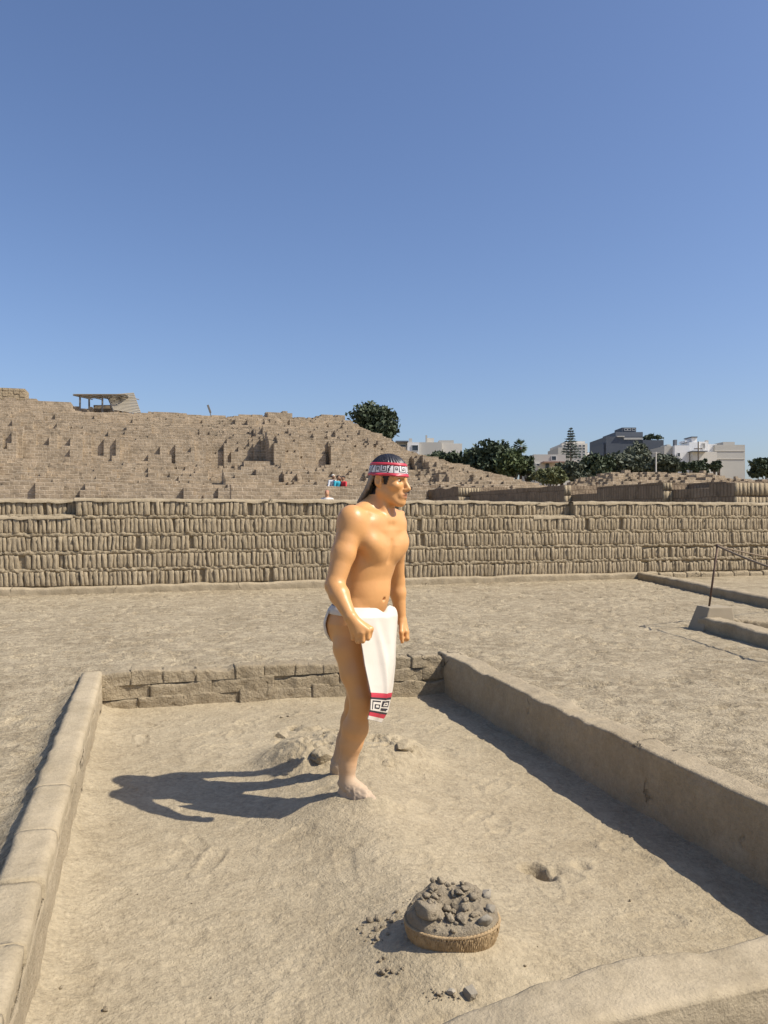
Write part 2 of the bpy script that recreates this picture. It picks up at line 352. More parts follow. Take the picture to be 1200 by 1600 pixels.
# ------------------------------------------------------------------ mud walls swept along a line
def mud_wall(name, a, b, th, z0, ztop, mat, seed, amp=.012, res=.02, notch=.0, parent=None, rnd=.025, ends=False, **kw):
    """rounded wall from a to b (its centre line); ztop may be a number or f(s)"""
    a = Vector((a[0], a[1], 0)); b = Vector((b[0], b[1], 0)); L = (b-a).length; t = (b-a)/L; n = Vector((t.y, -t.x, 0))
    ns = max(3, int(L/res)); ss = np.linspace(0, L, ns)
    H = ztop(ss) if callable(ztop) else np.full(ns, ztop)
    H = H + amp*.9*fbm(ss*1.7, 0*ss+seed, seed, 4) - notch*(np.clip(vn(ss*4.5, 0*ss, seed+3)-.26, 0, 1)*5+.7*sstep(.30, .40, vn(ss*9.3, 0*ss+4, seed+5)))+notch*.25*fbm(ss*14, 0*ss, seed+8, 3)
    hz = np.mean(H)-z0; nz = max(3, int(hz/res)); nt_ = max(3, int(th/res))
    prof = [(-th/2, q) for q in np.linspace(0, 1, nz)] + [(x, 1) for x in np.linspace(-th/2, th/2, nt_)[1:-1]] + [(th/2, q) for q in np.linspace(1, 0, nz)]
    prof = np.array(prof); off = prof[:, 0]; fz = prof[:, 1]
    S, O = np.meshgrid(ss, off, indexing='ij'); _, FZ = np.meshgrid(ss, fz, indexing='ij')
    Z = z0+(H[:, None]-z0)*FZ
    edge = np.minimum(th/2-np.abs(O), 1)       # distance from the side faces
    Z = Z - rnd*np.where(FZ > .999, np.exp(-edge/rnd*2), 0)
    O = O*(1-.35*rnd/th*(FZ > .9)) 
    wx = a.x+t.x*S+n.x*O; wy = a.y+t.y*S+n.y*O
    k = amp*fbm3(wx*7, wy*7, Z*7, seed, 4)
    side = np.sign(O)*(np.abs(O) > th*.3)
    wx = wx+n.x*k*side; wy = wy+n.y*k*side; Z = Z+k*.7*(FZ > .9)
    V = np.stack([wx, wy, Z], -1).reshape(-1, 3); F = grid_faces(ns, len(prof))[:, ::-1]
    FF = F
    if ends:
        m = len(prof); e = []
        for base, rev in ((0, True), ((ns-1)*m, False)):
            for i in range(m//2-1):
                q = [base+i, base+i+1, base+m-2-i, base+m-1-i]
                e.append(q[::-1] if rev else q)
        FF = np.concatenate([F, np.array(e)])
    return mk(name, V, FF, mat, parent, smooth=True, **kw)

# the enclosure: four low walls
lw = empty('low_mud_wall', (U0-.09, (V0+V1)/2, 0), 0, 'sunlit low mud wall of the enclosure capped with worn blocks, its outside in shadow', 'wall')
def local(o): return o.location
def reparent(o, p):
    o.parent = p; o.matrix_parent_inverse = Matrix.Translation(-Vector(p.location)); return o
reparent(mud_wall('wall_core', (U0-.073, V0-.4), (U0-.073, V1+.1), .142, -.05, .235, M['mud'], 21, amp=.014), lw)
y = V0-.45; k = 0
while y < V1+.1:
    Lb = random.uniform(.3, .5) if y < 3.3 else 9.0
    y1 = min(y+Lb, V1+.12)
    o = mud_wall('cap_block', (U0-.077+random.uniform(-.004, .004), y+.006), (U0-.077+random.uniform(-.004, .004), y1-.006), .150, .215, .288+random.uniform(-.008, .008), M['mud2'], 60+k, amp=.010, res=.018, rnd=.012, ends=True)
    reparent(o, lw); y = y1; k += 1
fw = empty('low_mud_wall', ((U0+U1)/2, V1+.08, 0), 0, 'low brick-built mud wall across the back of the enclosure, cracked courses', 'wall')
reparent(mud_wall('wall_core', (U0-.1, V1+.095), (U1+.1, V1+.095), .13, -.12, .262, M['adobe'], 22, amp=.012), fw)
for row, (z0, z1, l0, l1) in enumerate(((-.10, .088, .3, .7), (.087, .192, .25, .6), (.191, .285, .22, .3))):
    x = U0-.02-random.uniform(0, .12)
    while x < U1+.02:
        x1 = min(x+random.uniform(l0, l1), U1+.05)
        g = random.uniform(-.003, .001)
        o = mud_wall('brick', (x+g, V1+.075+random.uniform(-.003, .003)+(.005 if row == 1 else 0)), (x1-g, V1+.075+random.uniform(-.003, .003)), .15, z0, z1+random.uniform(-.006, .004), M['adobe'], 100+row*40+int(x*10), amp=.03, res=.014, rnd=.005, ends=True, notch=.015)
        reparent(o, fw); x = x1
rw = mud_wall('low_mud_wall', (U1+.10, V1+.16), (U1+.075, V0-.5), .17, -.12, lambda s: .288+0*s, M['mud'], 23, amp=.016, res=.012, notch=.012, rnd=.008)
tag(rw, 'smooth plastered low wall whose shaded inner face throws a shadow on the floor', 'wall')
nw = mud_wall('low_mud_wall', (U0+.4, V0-.07), (U1+.3, V0-.02), .19, -.08, lambda s: .13+.165*sstep(0, .95, s), M['mud2'], 24, amp=.016, res=.014, rnd=.010, ends=True)
tag(nw, 'worn rounded low wall closing the enclosure beside the basket, half buried in silt', 'wall')

# ------------------------------------------------------------------ the big book-shelf wall of standing adobe bricks
VW = 12.92; WT = 1.755; UA, UB = -5.2, 15.4
bw = empty('adobe_brick_wall', (5, VW+.5, .25), 0, 'long high wall of upright adobe bricks laid in five courses like books', 'wall')
def brick_variant(seed, w=.078, h=.224, dp=.09):
    r = np.random.default_rng(seed)
    xs = np.array([-.5, -.41, 0, .41, .5])*w; zs = np.array([0, .06, .35, .68, .94, 1])*h
    X, Z = np.meshgrid(xs, zs, indexing='ij')
    Y = .030*np.clip(np.abs(X/w)-.40, 0, 1)/.1 + .012*np.where((Z < .01) | (Z > h-.01), 1, 0)
    Y = Y + r.normal(0, .006, X.shape); X = X + r.normal(0, .002, X.shape) + .006*np.sin(Z/h*3+seed)*r.uniform(-1, 1)
    Z = Z + r.normal(0, .004, Z.shape)
    n, m = X.shape; V = np.stack([X, Y, Z], -1).reshape(-1, 3).tolist(); F = grid_faces(n, m).tolist()
    rim = [i*m for i in range(n)] + [(n-1)*m+j for j in range(1, m)] + [i*m+m-1 for i in range(n-2, -1, -1)] + [j for j in range(m-2, 0, -1)]
    b0 = len(V)
    for i in rim: V.append([V[i][0]*.97, dp, V[i][2]])
    for q in range(len(rim)):
        q2 = (q+1) % len(rim); F.append([rim[q], rim[q2], b0+q2, b0+q][::-1])
    return np.array(V), np.array(F)
VAR = [brick_variant(s) for s in range(14)]
VMESH = []
for i, (v, f) in enumerate(VAR):
    t = mk('brick', v, f, M['brick'], smooth=True); VMESH.append(t.data); bpy.data.objects.remove(t)
rows = [.375+k*.277 for k in range(5)]
def wavy(u, k): return .013*fbm(u*.5, 0*u+k*9.1, 77, 3)
bricks = []
for k, zb in enumerate(rows):
    u = UA
    while u < UB:
        w = random.gauss(.0735, .010); w = min(max(w, .056), .105)
        uc = u+w/2
        back = 0.0
        if k == 4 and uc < -1.08: back = .24
        if k == 4 and 6.0 < uc < 7.75: back = .05 if uc < 6.9 else .16
        if k == 4 and -1.08 < uc < -.9: back = -.01
        ln = 8*float(vn(uc*.45, k*5.3, 91)) + random.gauss(0, 2.0)
        if random.random() < .012: u += w; continue
        hs = random.uniform(.97, 1.05)*(1-.08*(back > .1))
        if uc > 9.3 and k < 2: hs *= random.uniform(.75, 1)
        bricks.append((uc, VW+back+random.gauss(0, .006)+(.02 if (uc > 9.3 and k < 2 and random.random() < .4) else 0), zb+float(wavy(np.array(uc), k)), w/.0785, hs, math.radians(ln), random.randrange(14), random.uniform(.7, 1.2)))
        u += w
vis = sorted([b for b in bricks if b[0] > -2.25], key=lambda b: b[0])[:300]
visset = set(map(id, vis)); rv, rf, nb = [], [], 0
for b in bricks:
    mtx = Matrix.Translation((b[0], b[1], b[2]-.008)) @ Matrix.Rotation(b[5], 4, 'Y') @ Matrix.Rotation(math.radians(((b[6]*37) % 11)-5), 4, 'Z') @ Matrix.Diagonal((b[3]*1.0, b[7], b[4], 1))
    if id(b) in visset:
        o = bpy.data.objects.new('brick', VMESH[b[6]]); COL.objects.link(o); o.parent = bw
        o.matrix_parent_inverse = Matrix.Translation(-Vector(bw.location)); o.matrix_basis = mtx
    else:
        v, f = VAR[b[6]]; A = np.array(mtx); rv.append(v @ A[:3, :3].T + A[:3, 3]); rf.append(f+nb); nb += len(v)
reparent(mk('bricks_further_along', np.concatenate(rv), np.concatenate(rf), M['brick'], smooth=True, kind='stuff'), bw)
c = MB().box((UA, VW+.05, .2), (UB, VW+1.1, .375+4*.277-.02)); c.box((-1.06, VW+.055, 1.46), (6.0, VW+1.1, WT-.03)); c.box((7.76, VW+.055, 1.46), (UB, VW+1.1, WT-.03))
c.box((UA, VW+.29, 1.46), (-1.06, VW+1.1, WT-.035)); c.box((6.0, VW+.105, 1.46), (6.9, VW+1.1, WT-.035)); c.box((6.9, VW+.215, 1.46), (7.76, VW+1.1, WT-.035))
reparent(c.build('wall_core', M['adobe']), bw)
uu = np.arange(UA, UB, .014)
def bed(zc, h, front, seed, name='mortar_bed', u=uu, amp=.014):
    prof = np.array([(.06, -.5), (.012, -.46), (0, -.2), (-.004, .1), (.008, .42), (.06, .5)])
    Uq, K = np.meshgrid(u, np.arange(len(prof)), indexing='ij')
    Y = front+prof[K, 0]; Z = zc(u)[:, None]+prof[K, 1]*(h(u)[:, None] if callable(h) else h)
    n = fbm3(Uq*22+Z*14, Y*0+seed, Z*24, seed, 3)
    Y = Y+amp*n; Z = Z+amp*.7*fbm3(Uq*12, Y*0+seed+5, Z*12, seed+1, 2)
    o = mk(name, np.stack([Uq, Y, Z], -1).reshape(-1, 3), grid_faces(len(u), len(prof))[:, ::1], M['adobe'], smooth=True)
    return reparent(o, bw)
for k in range(1, 5):
    bed(lambda u, k=k: rows[k]-.031+(wavy(u, k)+wavy(u, k-1))/2, .078, VW+.006, 300+k, amp=.03)
# uneven mud capping on top
def cap(u0, u1, front, zt, seed, dp=.9):
    u = np.arange(u0, u1+.001, .03); q = np.array([0, 0, .02, .05, .1, .16, .24, .34, .5, .7, dp])
    Uq, K = np.meshgrid(u, np.arange(len(q)), indexing='ij'); Y = front+q[K]+.014*fbm(Uq*7, K*0.0, seed, 3)
    Z = zt-.008+.022*fbm(Uq*5, Y*9, seed, 4)-.016*np.exp(-q[K]/.03)
    Z[:, 0] -= .045+.025*vn(u*8, 0*u, seed+2)
    reparent(mk('capping', np.stack([Uq, Y, Z], -1).reshape(-1, 3), grid_faces(len(u), len(q)), M['mud'], smooth=True), bw)
cap(-1.1, 6.02, VW-.012, WT+.004, 401); cap(7.74, UB, VW-.012, WT+.004, 402)
cap(UA, -1.1, VW+.215, WT-.01, 403); cap(6.02, 6.9, VW+.035, WT-.004, 404); cap(6.9, 7.74, VW+.14, WT-.012, 405)
cap(UA, -1.1, VW-.012, rows[4]+.0, 406, .3); cap(6.9, 7.74, VW-.012, rows[4], 407, .2)
# plinth at the foot
pu0, pu1 = UA, 9.55
o = mud_wall('plinth', (pu0, VW-.045), (pu1, VW-.045), .15, .15, .372, M['mud'], 26, amp=.022, res=.03, rnd=.02); reparent(o, bw)
x = 9.6
while x < UB:
    x1 = x+random.uniform(.3, .42)
    reparent(mud_wall('kerb_block', (x+.012, VW-.03), (x1-.012, VW-.03), .16, .15, .36+random.uniform(-.02, .01), M['adobe'], int(x*31), amp=.02, res=.03, ends=True), bw); x = x1

# ------------------------------------------------------------------ low walls and the rope post on the right
o = mud_wall('low_mud_wall', G(997, 903, .25)[:2], G(1290, 968, .25)[:2], .2, .15, .385, M['mud'], 27, amp=.02, res=.03, rnd=.02, ends=True)
tag(o, 'long thin low mud wall ending at the foot of the tall brick wall', 'wall')
pa, pb = G(1090, 984, .25), G(1300, 1040, .25)
o = mud_wall('low_mud_wall', (pa[0]+.12, pa[1]), (pb[0]+.12, pb[1]), .2, .15, .385, M['mud'], 28, amp=.02, res=.02, rnd=.014, notch=.015, ends=True)
tag(o, 'low mud wall running from the trapezoid post block, side in shade', 'wall')
qa, qb = G(1142, 980, .25), G(1300, 986, .25)
o = mud_wall('low_mud_wall', (qa[0], qa[1]+.1), (qb[0]+.3, qb[1]+.1), .25, .15, .33, M['adobe'], 29, amp=.05, res=.02, rnd=.014, ends=True)
tag(o, 'crumbling stub of mud wall lit by the sun behind the rope post', 'wall')
PB = G(1102, 984, .25)                                   # rope post in its block
post = empty('rope_post', (PB.x+.1, PB.y+.02, .25), 0, 'thin leaning iron post set in a trapezoid clay block', 'post')
bm = bmesh.new()
vs = [bm.verts.new(p) for p in ((-.21, -.14, -.06), (.2, -.14, -.06), (.2, .16, -.06), (-.21, .16, -.06), (-.10, -.11, .245), (.17, -.11, .245), (.17, .12, .245), (-.10, .12, .245))]
for q in ((0, 3, 2, 1), (4, 5, 6, 7), (0, 1, 5, 4), (1, 2, 6, 5), (2, 3, 7, 6), (3, 0, 4, 7)): bm.faces.new([vs[i] for i in q])
bmesh.ops.bevel(bm, geom=bm.edges[:], offset=.012, segments=2, affect='EDGES', profile=.6)
me = bpy.data.meshes.new('base_block'); bm.to_mesh(me); bm.free(); me.materials.append(M['concrete'])
o = bpy.data.objects.new('base_block', me); COL.objects.link(o); o.parent = post; o.rotation_euler = (0, 0, -.12)
d = (post.location.x*SN+post.location.y*CS)
top = W(1121, 853, d+.02); foot = W(1107, 948, d)
tl = top-post.location; fl = foot-post.location; fl.z -= .05
MB().tube([fl, tl], .011, 8).build('rod', M['iron'], post, smooth=True)
bm = bmesh.new(); bmesh.ops.create_uvsphere(bm, u_segments=12, v_segments=8, radius=.019); me = bpy.data.meshes.new('rod_knob'); bm.to_mesh(me); bm.free()
me.materials.append(M['iron']); o = bpy.data.objects.new('rod_knob', me); COL.objects.link(o); o.parent = post; o.location = tl
def rope(end, sag, r, label):
    pts = []
    for i in range(25):
        t = i/24; p = top.lerp(end, t); p.z -= sag*4*t*(1-t); pts.append(p)
    tag(MB().tube(pts, r, 6).build('rope', M['rope'], smooth=True), label, 'rope', 'barrier ropes')
for e_, lb in ((W(1330, 880, d+2.0), 'iron post far along the slack rope'), (W(1300, 915, d-2.0), 'iron post at the near end of the dropping rope')):
    q_ = empty('rope_post', (e_.x, e_.y, .25), 0, lb+', set in a clay block', 'post')
    o = bpy.data.objects.new('base_block', post.children[0].data); COL.objects.link(o); o.parent = q_
    MB().tube([(0, 0, .2), (0, 0, e_.z-.24)], .011, 8).build('rod', M['iron'], q_, smooth=True)
rope(W(1330, 880, d+2.0), .06, .009, 'slack barrier rope tied to the rod knob, stretching back along the brick wall')
rope(W(1300, 915, d-2.0), .03, .011, 'barrier rope dropping away from the rod knob over the low mud wall')

# ------------------------------------------------------------------ basket, soil, stones
def rock_mesh(name, seed, r=(1, 1, 1), amp=.35, sub=3, freq=1.3):
    bm = bmesh.new(); bmesh.ops.create_icosphere(bm, subdivisions=sub, radius=1)
    P = np.array([v.co[:] for v in bm.verts]); n = fbm3(P[:, 0]*freq+seed*7.1, P[:, 1]*freq, P[:, 2]*freq, seed, 3)
    n2 = np.abs(fbm3(P[:, 0]*3, P[:, 1]*3+seed, P[:, 2]*3, seed+9, 2))
    P = P*(1+amp*n-.18*n2)[:, None]
    rg = np.random.default_rng(seed+77)
    for _ in range(9):
        w = rg.normal(size=3); w /= np.linalg.norm(w); e = P@w-rg.uniform(.42, .78); P = P-np.clip(e, 0, 9)[:, None]*w*.92
    P = P*np.array(r)
    for v, p in zip(bm.verts, P): v.co = p
    me = bpy.data.meshes.new(name); bm.to_mesh(me); bm.free()
    me.polygons.foreach_set('use_smooth', np.ones(len(me.polygons), bool)); return me
def rock(name, p, size, mat, seed, label, cat, group=None, squash=.75, sub=3, amp=.4, sink=.3):
    me = rock_mesh(name, seed, (1, .85, squash), amp, sub); me.materials.append(mat)
    o = bpy.data.objects.new(name, me); COL.objects.link(o); o.scale = (size, size, size)
    o.rotation_euler = (random.uniform(-.3, .3), random.uniform(-.3, .3), random.uniform(0, 6.3))
    o.location = (p[0], p[1], p[2]+size*squash*(1-2*sink)); return tag(o, label, cat, group)
bz = floor_at(BASK)-.014
bk = empty('basket', (BASK.x, BASK.y, bz), -YAW, 'shallow oval straw basket with twisted upright strands, filled with soil', 'basket')
BA, BB, BH = .146, .112, .062
def rim_pt(a, k, t):
    """angle, radial swell, height fraction"""
    sq = 1+.06*math.cos(2*a+.6)
    r = 1-.16*(1-t)**2
    lean = 1.0
    return Vector((BA*sq*r*k*math.cos(a), BB*sq*r*k*math.sin(a), -.02+(BH+.02)*t+.012*math.sin(a+.5)*t))
N = 104
st = MB()
for i in range(N):
    a = 2*math.pi*i/N
    for sgn in (1, -1):
        pts = []
        for j in range(7):
            t = j/6; w = .010*math.sin(t*math.pi*2.2+sgn*1.57+i*1.3)*1.0
            p = rim_pt(a+w*1.5*sgn+.6*math.pi/N*sgn, 1+.012*math.cos(t*math.pi*5+i+(0 if sgn > 0 else math.pi)), t); pts.append(p)
        st.tube(pts, .0040, 5, True)
st.build('strands', M['straw'], bk, smooth=True, kind='stuff')
inner = MB(); inner.tube([rim_pt(0, .2, 0)]*2, .001, 3)
nv = 72; Vv = []; 
for j in range(5):
    for i in range(nv): Vv.append(tuple(rim_pt(2*math.pi*i/nv, .94, j/4*.97)))
Fq = [[j*nv+i, j*nv+(i+1) % nv, (j+1)*nv+(i+1) % nv, (j+1)*nv+i] for j in range(4) for i in range(nv)]
mk('liner', Vv, Fq, M['straw'], bk, smooth=True)
rimm = MB()
for ph in (0, math.pi):
    pts = [rim_pt(2*math.pi*i/200, 1+.018*math.cos(i*.55*2+ph), .985+.03*math.sin(i*.55*2+ph)) for i in range(201)]
    rimm.tube(pts, .0042, 5, False)
rimm.build('braided_rim', M['straw'], bk, smooth=True)
# soil heaped in the basket
rr = np.linspace(0, 1.0, 46); aa = np.linspace(0, 2*np.pi, 150, endpoint=False)
R_, A_ = np.meshgrid(rr, aa, indexing='ij')
SQ = (1+.06*np.cos(2*A_+.6))*(.99+.075*sstep(-.1, .8, np.sin(A_+.35))); X_ = BA*SQ*R_*np.cos(A_); Y_ = BB*SQ*R_*np.sin(A_)
n1 = fbm(X_*16+3, Y_*16, 51, 5); n2 = np.abs(fbm(X_*9+8, Y_*9, 52, 4))
Zs = BH*.98+.011+.012*np.sin(A_+.5) + .030*(1-R_**2.6) + .045*sstep(-.02, .09, Y_)*(1-R_**6) + .034*n1*(1.2-R_) + .035*np.clip(.3-n2, 0, 1)
Zs = np.where((R_ > .97), Zs-.03*sstep(.0, .6, np.sin(A_+.35)), Zs)
Zs[-1, :] = BH*.72+.012*np.sin(aa+.5)
Zs += .03*np.exp(-(((X_+.085)/.06)**2+((Y_+.03)/.045)**2)**2)
Fs = np.concatenate([np.stack([(i*150+np.arange(150)), ((i+1)*150+np.arange(150)), ((i+1)*150+(np.arange(150)+1) % 150), (i*150+(np.arange(150)+1) % 150)], -1) for i in range(45)])
o = mk('soil_heap', np.stack([X_, Y_, Zs], -1).reshape(-1, 3), Fs, M['clod'], smooth=True, label='heap of dry grey-brown soil filling the straw basket', cat='soil')
o.location = bk.location; o.rotation_euler = (0, 0, -YAW)
def heap_top(x, y):
    i = np.argmin((X_-x)**2+(Y_-y)**2); return float(Zs.ravel()[i])
def on_heap(x, y, dz=0): p = cam2w(x, y, 0); return (BASK.x+p.x, BASK.y+p.y, bz+heap_top(x, y)+dz)
for (x, y, s, mt, lb, nm, cat) in (
        (.095, -.075, .030, 'stone', 'rounded grey stone leaning on the basket rim', 'stone', 'stone'),
        (.118, .035, .027, 'palestone', 'pale flat-sided stone on the soil at the end of the basket', 'stone', 'stone'),
        (.128, -.02, .024, 'stone', 'egg-shaped grey stone by the rim of the basket between two others', 'stone', 'stone'),
        (.045, .035, .019, 'clod', 'dark pointed clod standing on top of the basket soil', 'clod', 'clod'),
        (-.08, -.045, .058, 'clod', 'largest flat lump of earth at the corner of the basket', 'clod', 'clod'),
        (.035, -.055, .032, 'clod', 'flat cracked cake of earth in the middle of the basket', 'clod', 'clod')):
    rock(nm, on_heap(x, y), s, M[mt], int(900+x*1000), lb, cat, squash=.5 if s > .03 else .75, sink=.4, amp=.6)
for i in range(60):
    a = random.uniform(0, 6.28); r = math.sqrt(random.random())*.93
    rock('crumb', on_heap(BA*r*math.cos(a), BB*r*math.sin(a)), random.choice((.005, .007, .009, .012, .016, .02)), M['clod'], 950+i, 'small crumb of dry earth lying on the basket soil', 'clod', 'crumbs on the basket soil', sub=2, sink=.25)
def on_floor(px, py):
    p = G(px, py, .04); 
    for _ in range(3): p = G(px, py, floor_at(p))
    return (p.x, p.y, floor_at(p))
spill = [(578, 1440, .019), (591, 1438, .020), (560, 1451, .011), (566, 1458, .009), (589, 1454, .016), (598, 1449, .014), (588, 1468, .014), (577, 1464, .009), (607, 1437, .012), (583, 1474, .009), (620, 1425, .013), (612, 1440, .017),
         (594, 1503, .012), (600, 1498, .010), (598, 1522, .015), (605, 1517, .010), (613, 1520, .011), (628, 1510, .008), (622, 1523, .008), (592, 1520, .010), (606, 1527, .007),
         (685, 1555, .011), (678, 1551, .007), (690, 1557, .008), (709, 1558, .009), (675, 1548, .005), (718, 1560, .006), (606, 1461, .010), (572, 1470, .006), (568, 1447, .007)]
for i, (px, py, s) in enumerate(spill):
    lb, gp = ('small dry clod spilled in the shadow side of the basket', 'clods spilled on the shadow side') if py < 1490 else (('small dry clod in the separate little pile before the basket shadow', 'clods in the little pile') if px < 640 else ('small dry clod beside the pale pebble and brick fragment', 'clods by the pale pebble'))
    rock('clod', on_floor(px, py), s*.85, M['clod'], 1000+i, lb, 'clod', gp, sub=2, sink=.2)
for i in range(70):
    c = random.choice([(585, 1462, 24, 26), (610, 1515, 22, 14), (695, 1556, 30, 7), (640, 1420, 14, 20)])
    rock('pebble', on_floor(c[0]+random.gauss(0, c[2]*.6), c[1]+random.gauss(0, c[3]*.6)), random.uniform(.002, .0045), M['clod'], 1100+i % 9, 'tiny earth crumb scattered on the floor beside the basket', 'crumb', 'tiny crumbs around the basket', sub=1, sink=.2)
rock('stone', on_floor(705, 1553), .0165, M['palestone'], 1201, 'smooth pale pebble on the floor in front of the basket', 'stone', squash=.6, sink=.15, amp=.15)
bm = bmesh.new(); bmesh.ops.create_cube(bm, size=1); bmesh.ops.subdivide_edges(bm, edges=bm.edges[:], cuts=5, use_grid_fill=True)
for v in bm.verts:
    c_ = v.co.copy(); n_ = float(fbm3(c_.x*2.2, c_.y*2.2, c_.z*2.2, 61, 3)); v.co = c_*(1-.12*max(0, c_.length-.62)/.25)*(1+.22*n_); v.co.x *= 1+.25*c_.y
me = bpy.data.meshes.new('brick_fragment'); bm.to_mesh(me); bm.free(); me.materials.append(M['stone']); o = bpy.data.objects.new('brick_fragment', me); COL.objects.link(o)
p = on_floor(735, 1556); o.location = (p[0], p[1], p[2]+.008); o.scale = (.028, .036, .024); o.rotation_euler = (.22, .1, .2); tag(o, 'squarish grey brick fragment beside the pale pebble', 'brick fragment')
for i, (px, py, s) in enumerate(((165, 1580, .012), (95, 1545, .008), (215, 1398, .004), (985, 1408, .008), (450, 1120, .012), (262, 1105, .008), (440, 1122, .014), (300, 1412, .005), (1080, 1440, .005), (840, 1480, .005), (860, 1545, .006), (820, 1510, .006), (330, 1560, .005))):
    rock('pebble', on_floor(px, py), s, M['clod'], 1300+i, 'lone dry crumb of earth lying on the courtyard floor', 'clod', 'lone crumbs on the courtyard floor', sub=2, sink=.2)
# slabs of dried mud around the statue's feet
for i, (px, py, s, lb) in enumerate(((478, 1140, .12, 'broad slab of dried mud with a broken edge behind the statue'), (508, 1180, .10, 'rounded lump of dried mud touching the far ankle of the statue'),
                                 (604, 1150, .085, 'tilted plate of dried mud in front of the statue knee'), (606, 1180, .07, 'small low lump of dried mud in front of the shin'),
                                 (442, 1152, .075, 'smaller outlying lump at the edge of the dried mud'), (520, 1150, .10, 'long hump of dried mud right behind the calf'), (630, 1165, .08, 'low lump of dried mud farthest out in front of the shin'))):
    p = on_floor(px, py); o = rock('mud_lump', p, s, M['floor'], 1440+i, lb, 'mud lump', squash=.5, sub=5, amp=.5, sink=.58); o.rotation_euler = (0, 0, i*1.3)

# ------------------------------------------------------------------ distant brickwork helper
def course_face(a, b, z0, z1, rowh, bw_=.09, seed=0, proud=.05, gap=.012):
    """rows of standing bricks along a->b, outward to the right of the direction of travel; one mesh"""
    r = np.random.default_rng(seed); a = np.array(a[:2], float); b = np.array(b[:2], float); L = np.linalg.norm(b-a); t = (b-a)/L; n = np.array([t[1], -t[0]])
    V, F = [], []; z = z0
    while z < z1-.05:
        h = min(rowh*r.uniform(.92, 1.08), z1-z); x = r.uniform(-.05, 0)
        while x < L:
            w = bw_*r.uniform(.75, 1.3); x1 = min(x+w-gap, L); xs = max(x, 0)
            if x1-xs > .02:
                pr = proud*r.uniform(.5, 1.2); k = len(V); g = .014
                for (s, zz, q) in ((xs, z+.03, -.02), (x1, z+.03, -.02), (x1, z+h-.006, -.02), (xs, z+h-.006, -.02), (xs+g, z+.035, pr), (x1-g, z+.035, pr), (x1-g, z+h-.02, pr), (xs+g, z+h-.02, pr)):
                    p = a+t*s+n*q; V.append((p[0], p[1], zz))
                F += [[k+4, k+5, k+6, k+7], [k, k+1, k+5, k+4], [k+1, k+2, k+6, k+5], [k+2, k+3, k+7, k+6], [k+3, k, k+4, k+7]]
            x += w
        z += h
    return np.array(V), np.array(F)
def solid(o_parent, name, u0, u1, v0, v1, z0, z1, mat, seed=0, res=.25, amp=.03):
    """earth block with an uneven top"""
    nu = max(2, int((u1-u0)/res)); nv_ = max(2, int((v1-v0)/res))
    A, B = np.meshgrid(np.linspace(u0, u1, nu+1), np.linspace(v0, v1, nv_+1), indexing='ij')
    T = z1+amp*fbm(A*2, B*2, seed, 3)
    top_ = np.stack([A, B, T], -1).reshape(-1, 3); bot = np.stack([A, B, 0*A+z0], -1).reshape(-1, 3); n = len(top_)
    F = grid_faces(nu+1, nv_+1).tolist(); idx = np.arange(n).reshape(nu+1, nv_+1)
    loop = list(idx[:, 0])+list(idx[-1, 1:])+list(idx[-2::-1, -1])+list(idx[0, -2:0:-1])
    for i in range(len(loop)):
        p, q = int(loop[i]), int(loop[(i+1) % len(loop)]); F.append([p, q, n+q, n+p][::-1])
    o = mk(name, np.concatenate([top_, bot]), F, mat)
    return reparent(o, o_parent)
M['course'] = coursed('shade_darkened_adobe', (.24, .182, .122), (.30, .23, .156), (.2, .15, .1), .13, .42, .008)  # adobe tones lowered: part of the walls' deep shade is in the colour
sw = empty('terrace_wall', (14.4, 20, .25), 0, 'stepped terrace wall of upright bricks with its long side in deep shade', 'wall')
solid(sw, 'corner_block', 14.62, 19, 16.45, 17.4, .2, 2.36, M['course'], 1)
solid(sw, 'ledge_block', 14.62, 16.4, 17.404, 18.96, .2, 2.25, M['course'], 2)
solid(sw, 'rear_block', 15.2, 17, 17.41, 18.95, 2.2, 2.44, M['course'], 3)
solid(sw, 'long_block', 14.32, 16, 18.964, 22.4, .2, 2.46, M['course'], 4)
solid(sw, 'ledge_block', 14.32, 16, 22.404, 24.0, .2, 2.24, M['course'], 5)
solid(sw, 'long_block', 14.02, 16, 24.004, 32.3, .2, 2.58, M['course'], 6)
fv, ff = course_face((14.62, 16.45), (19, 16.45), .3, 2.36, .43, .13, 11); reparent(mk('front_bricks', fv, ff, M['brick'], kind='stuff'), sw)
vv, fa, n = [], [], 0
for (a, b, v_, z0, z) in ((14.32, 14.62, 18.96, 1.4, 2.46), (14.02, 14.32, 24.0, 1.4, 2.58)):
    v, f = course_face((a, v_), (b, v_), z0, z, .4, .13, int(v_*3)); vv.append(v); fa.append(f+n); n += len(v)
reparent(mk('end_bricks', np.concatenate(vv), np.concatenate(fa), M['brick'], kind='stuff'), sw)
sw2 = empty('terrace_wall', (13.5, 40, .25), 0, 'shaded brick terrace wall further off, just behind the statue head', 'wall')
solid(sw2, 'long_block', 13.5, 16, 32.4, 38, .2, 2.82, M['course'], 7, amp=.08)
solid(sw2, 'raised_block', 13.5, 16, 38.004, 47, .2, 3.15, M['course'], 8, amp=.08)
fv, ff = course_face((13.5, 32.4), (14.6, 32.4), 1.2, 2.8, .4, .14, 17); reparent(mk('end_bricks', fv, ff, M['brick'], kind='stuff'), sw2)

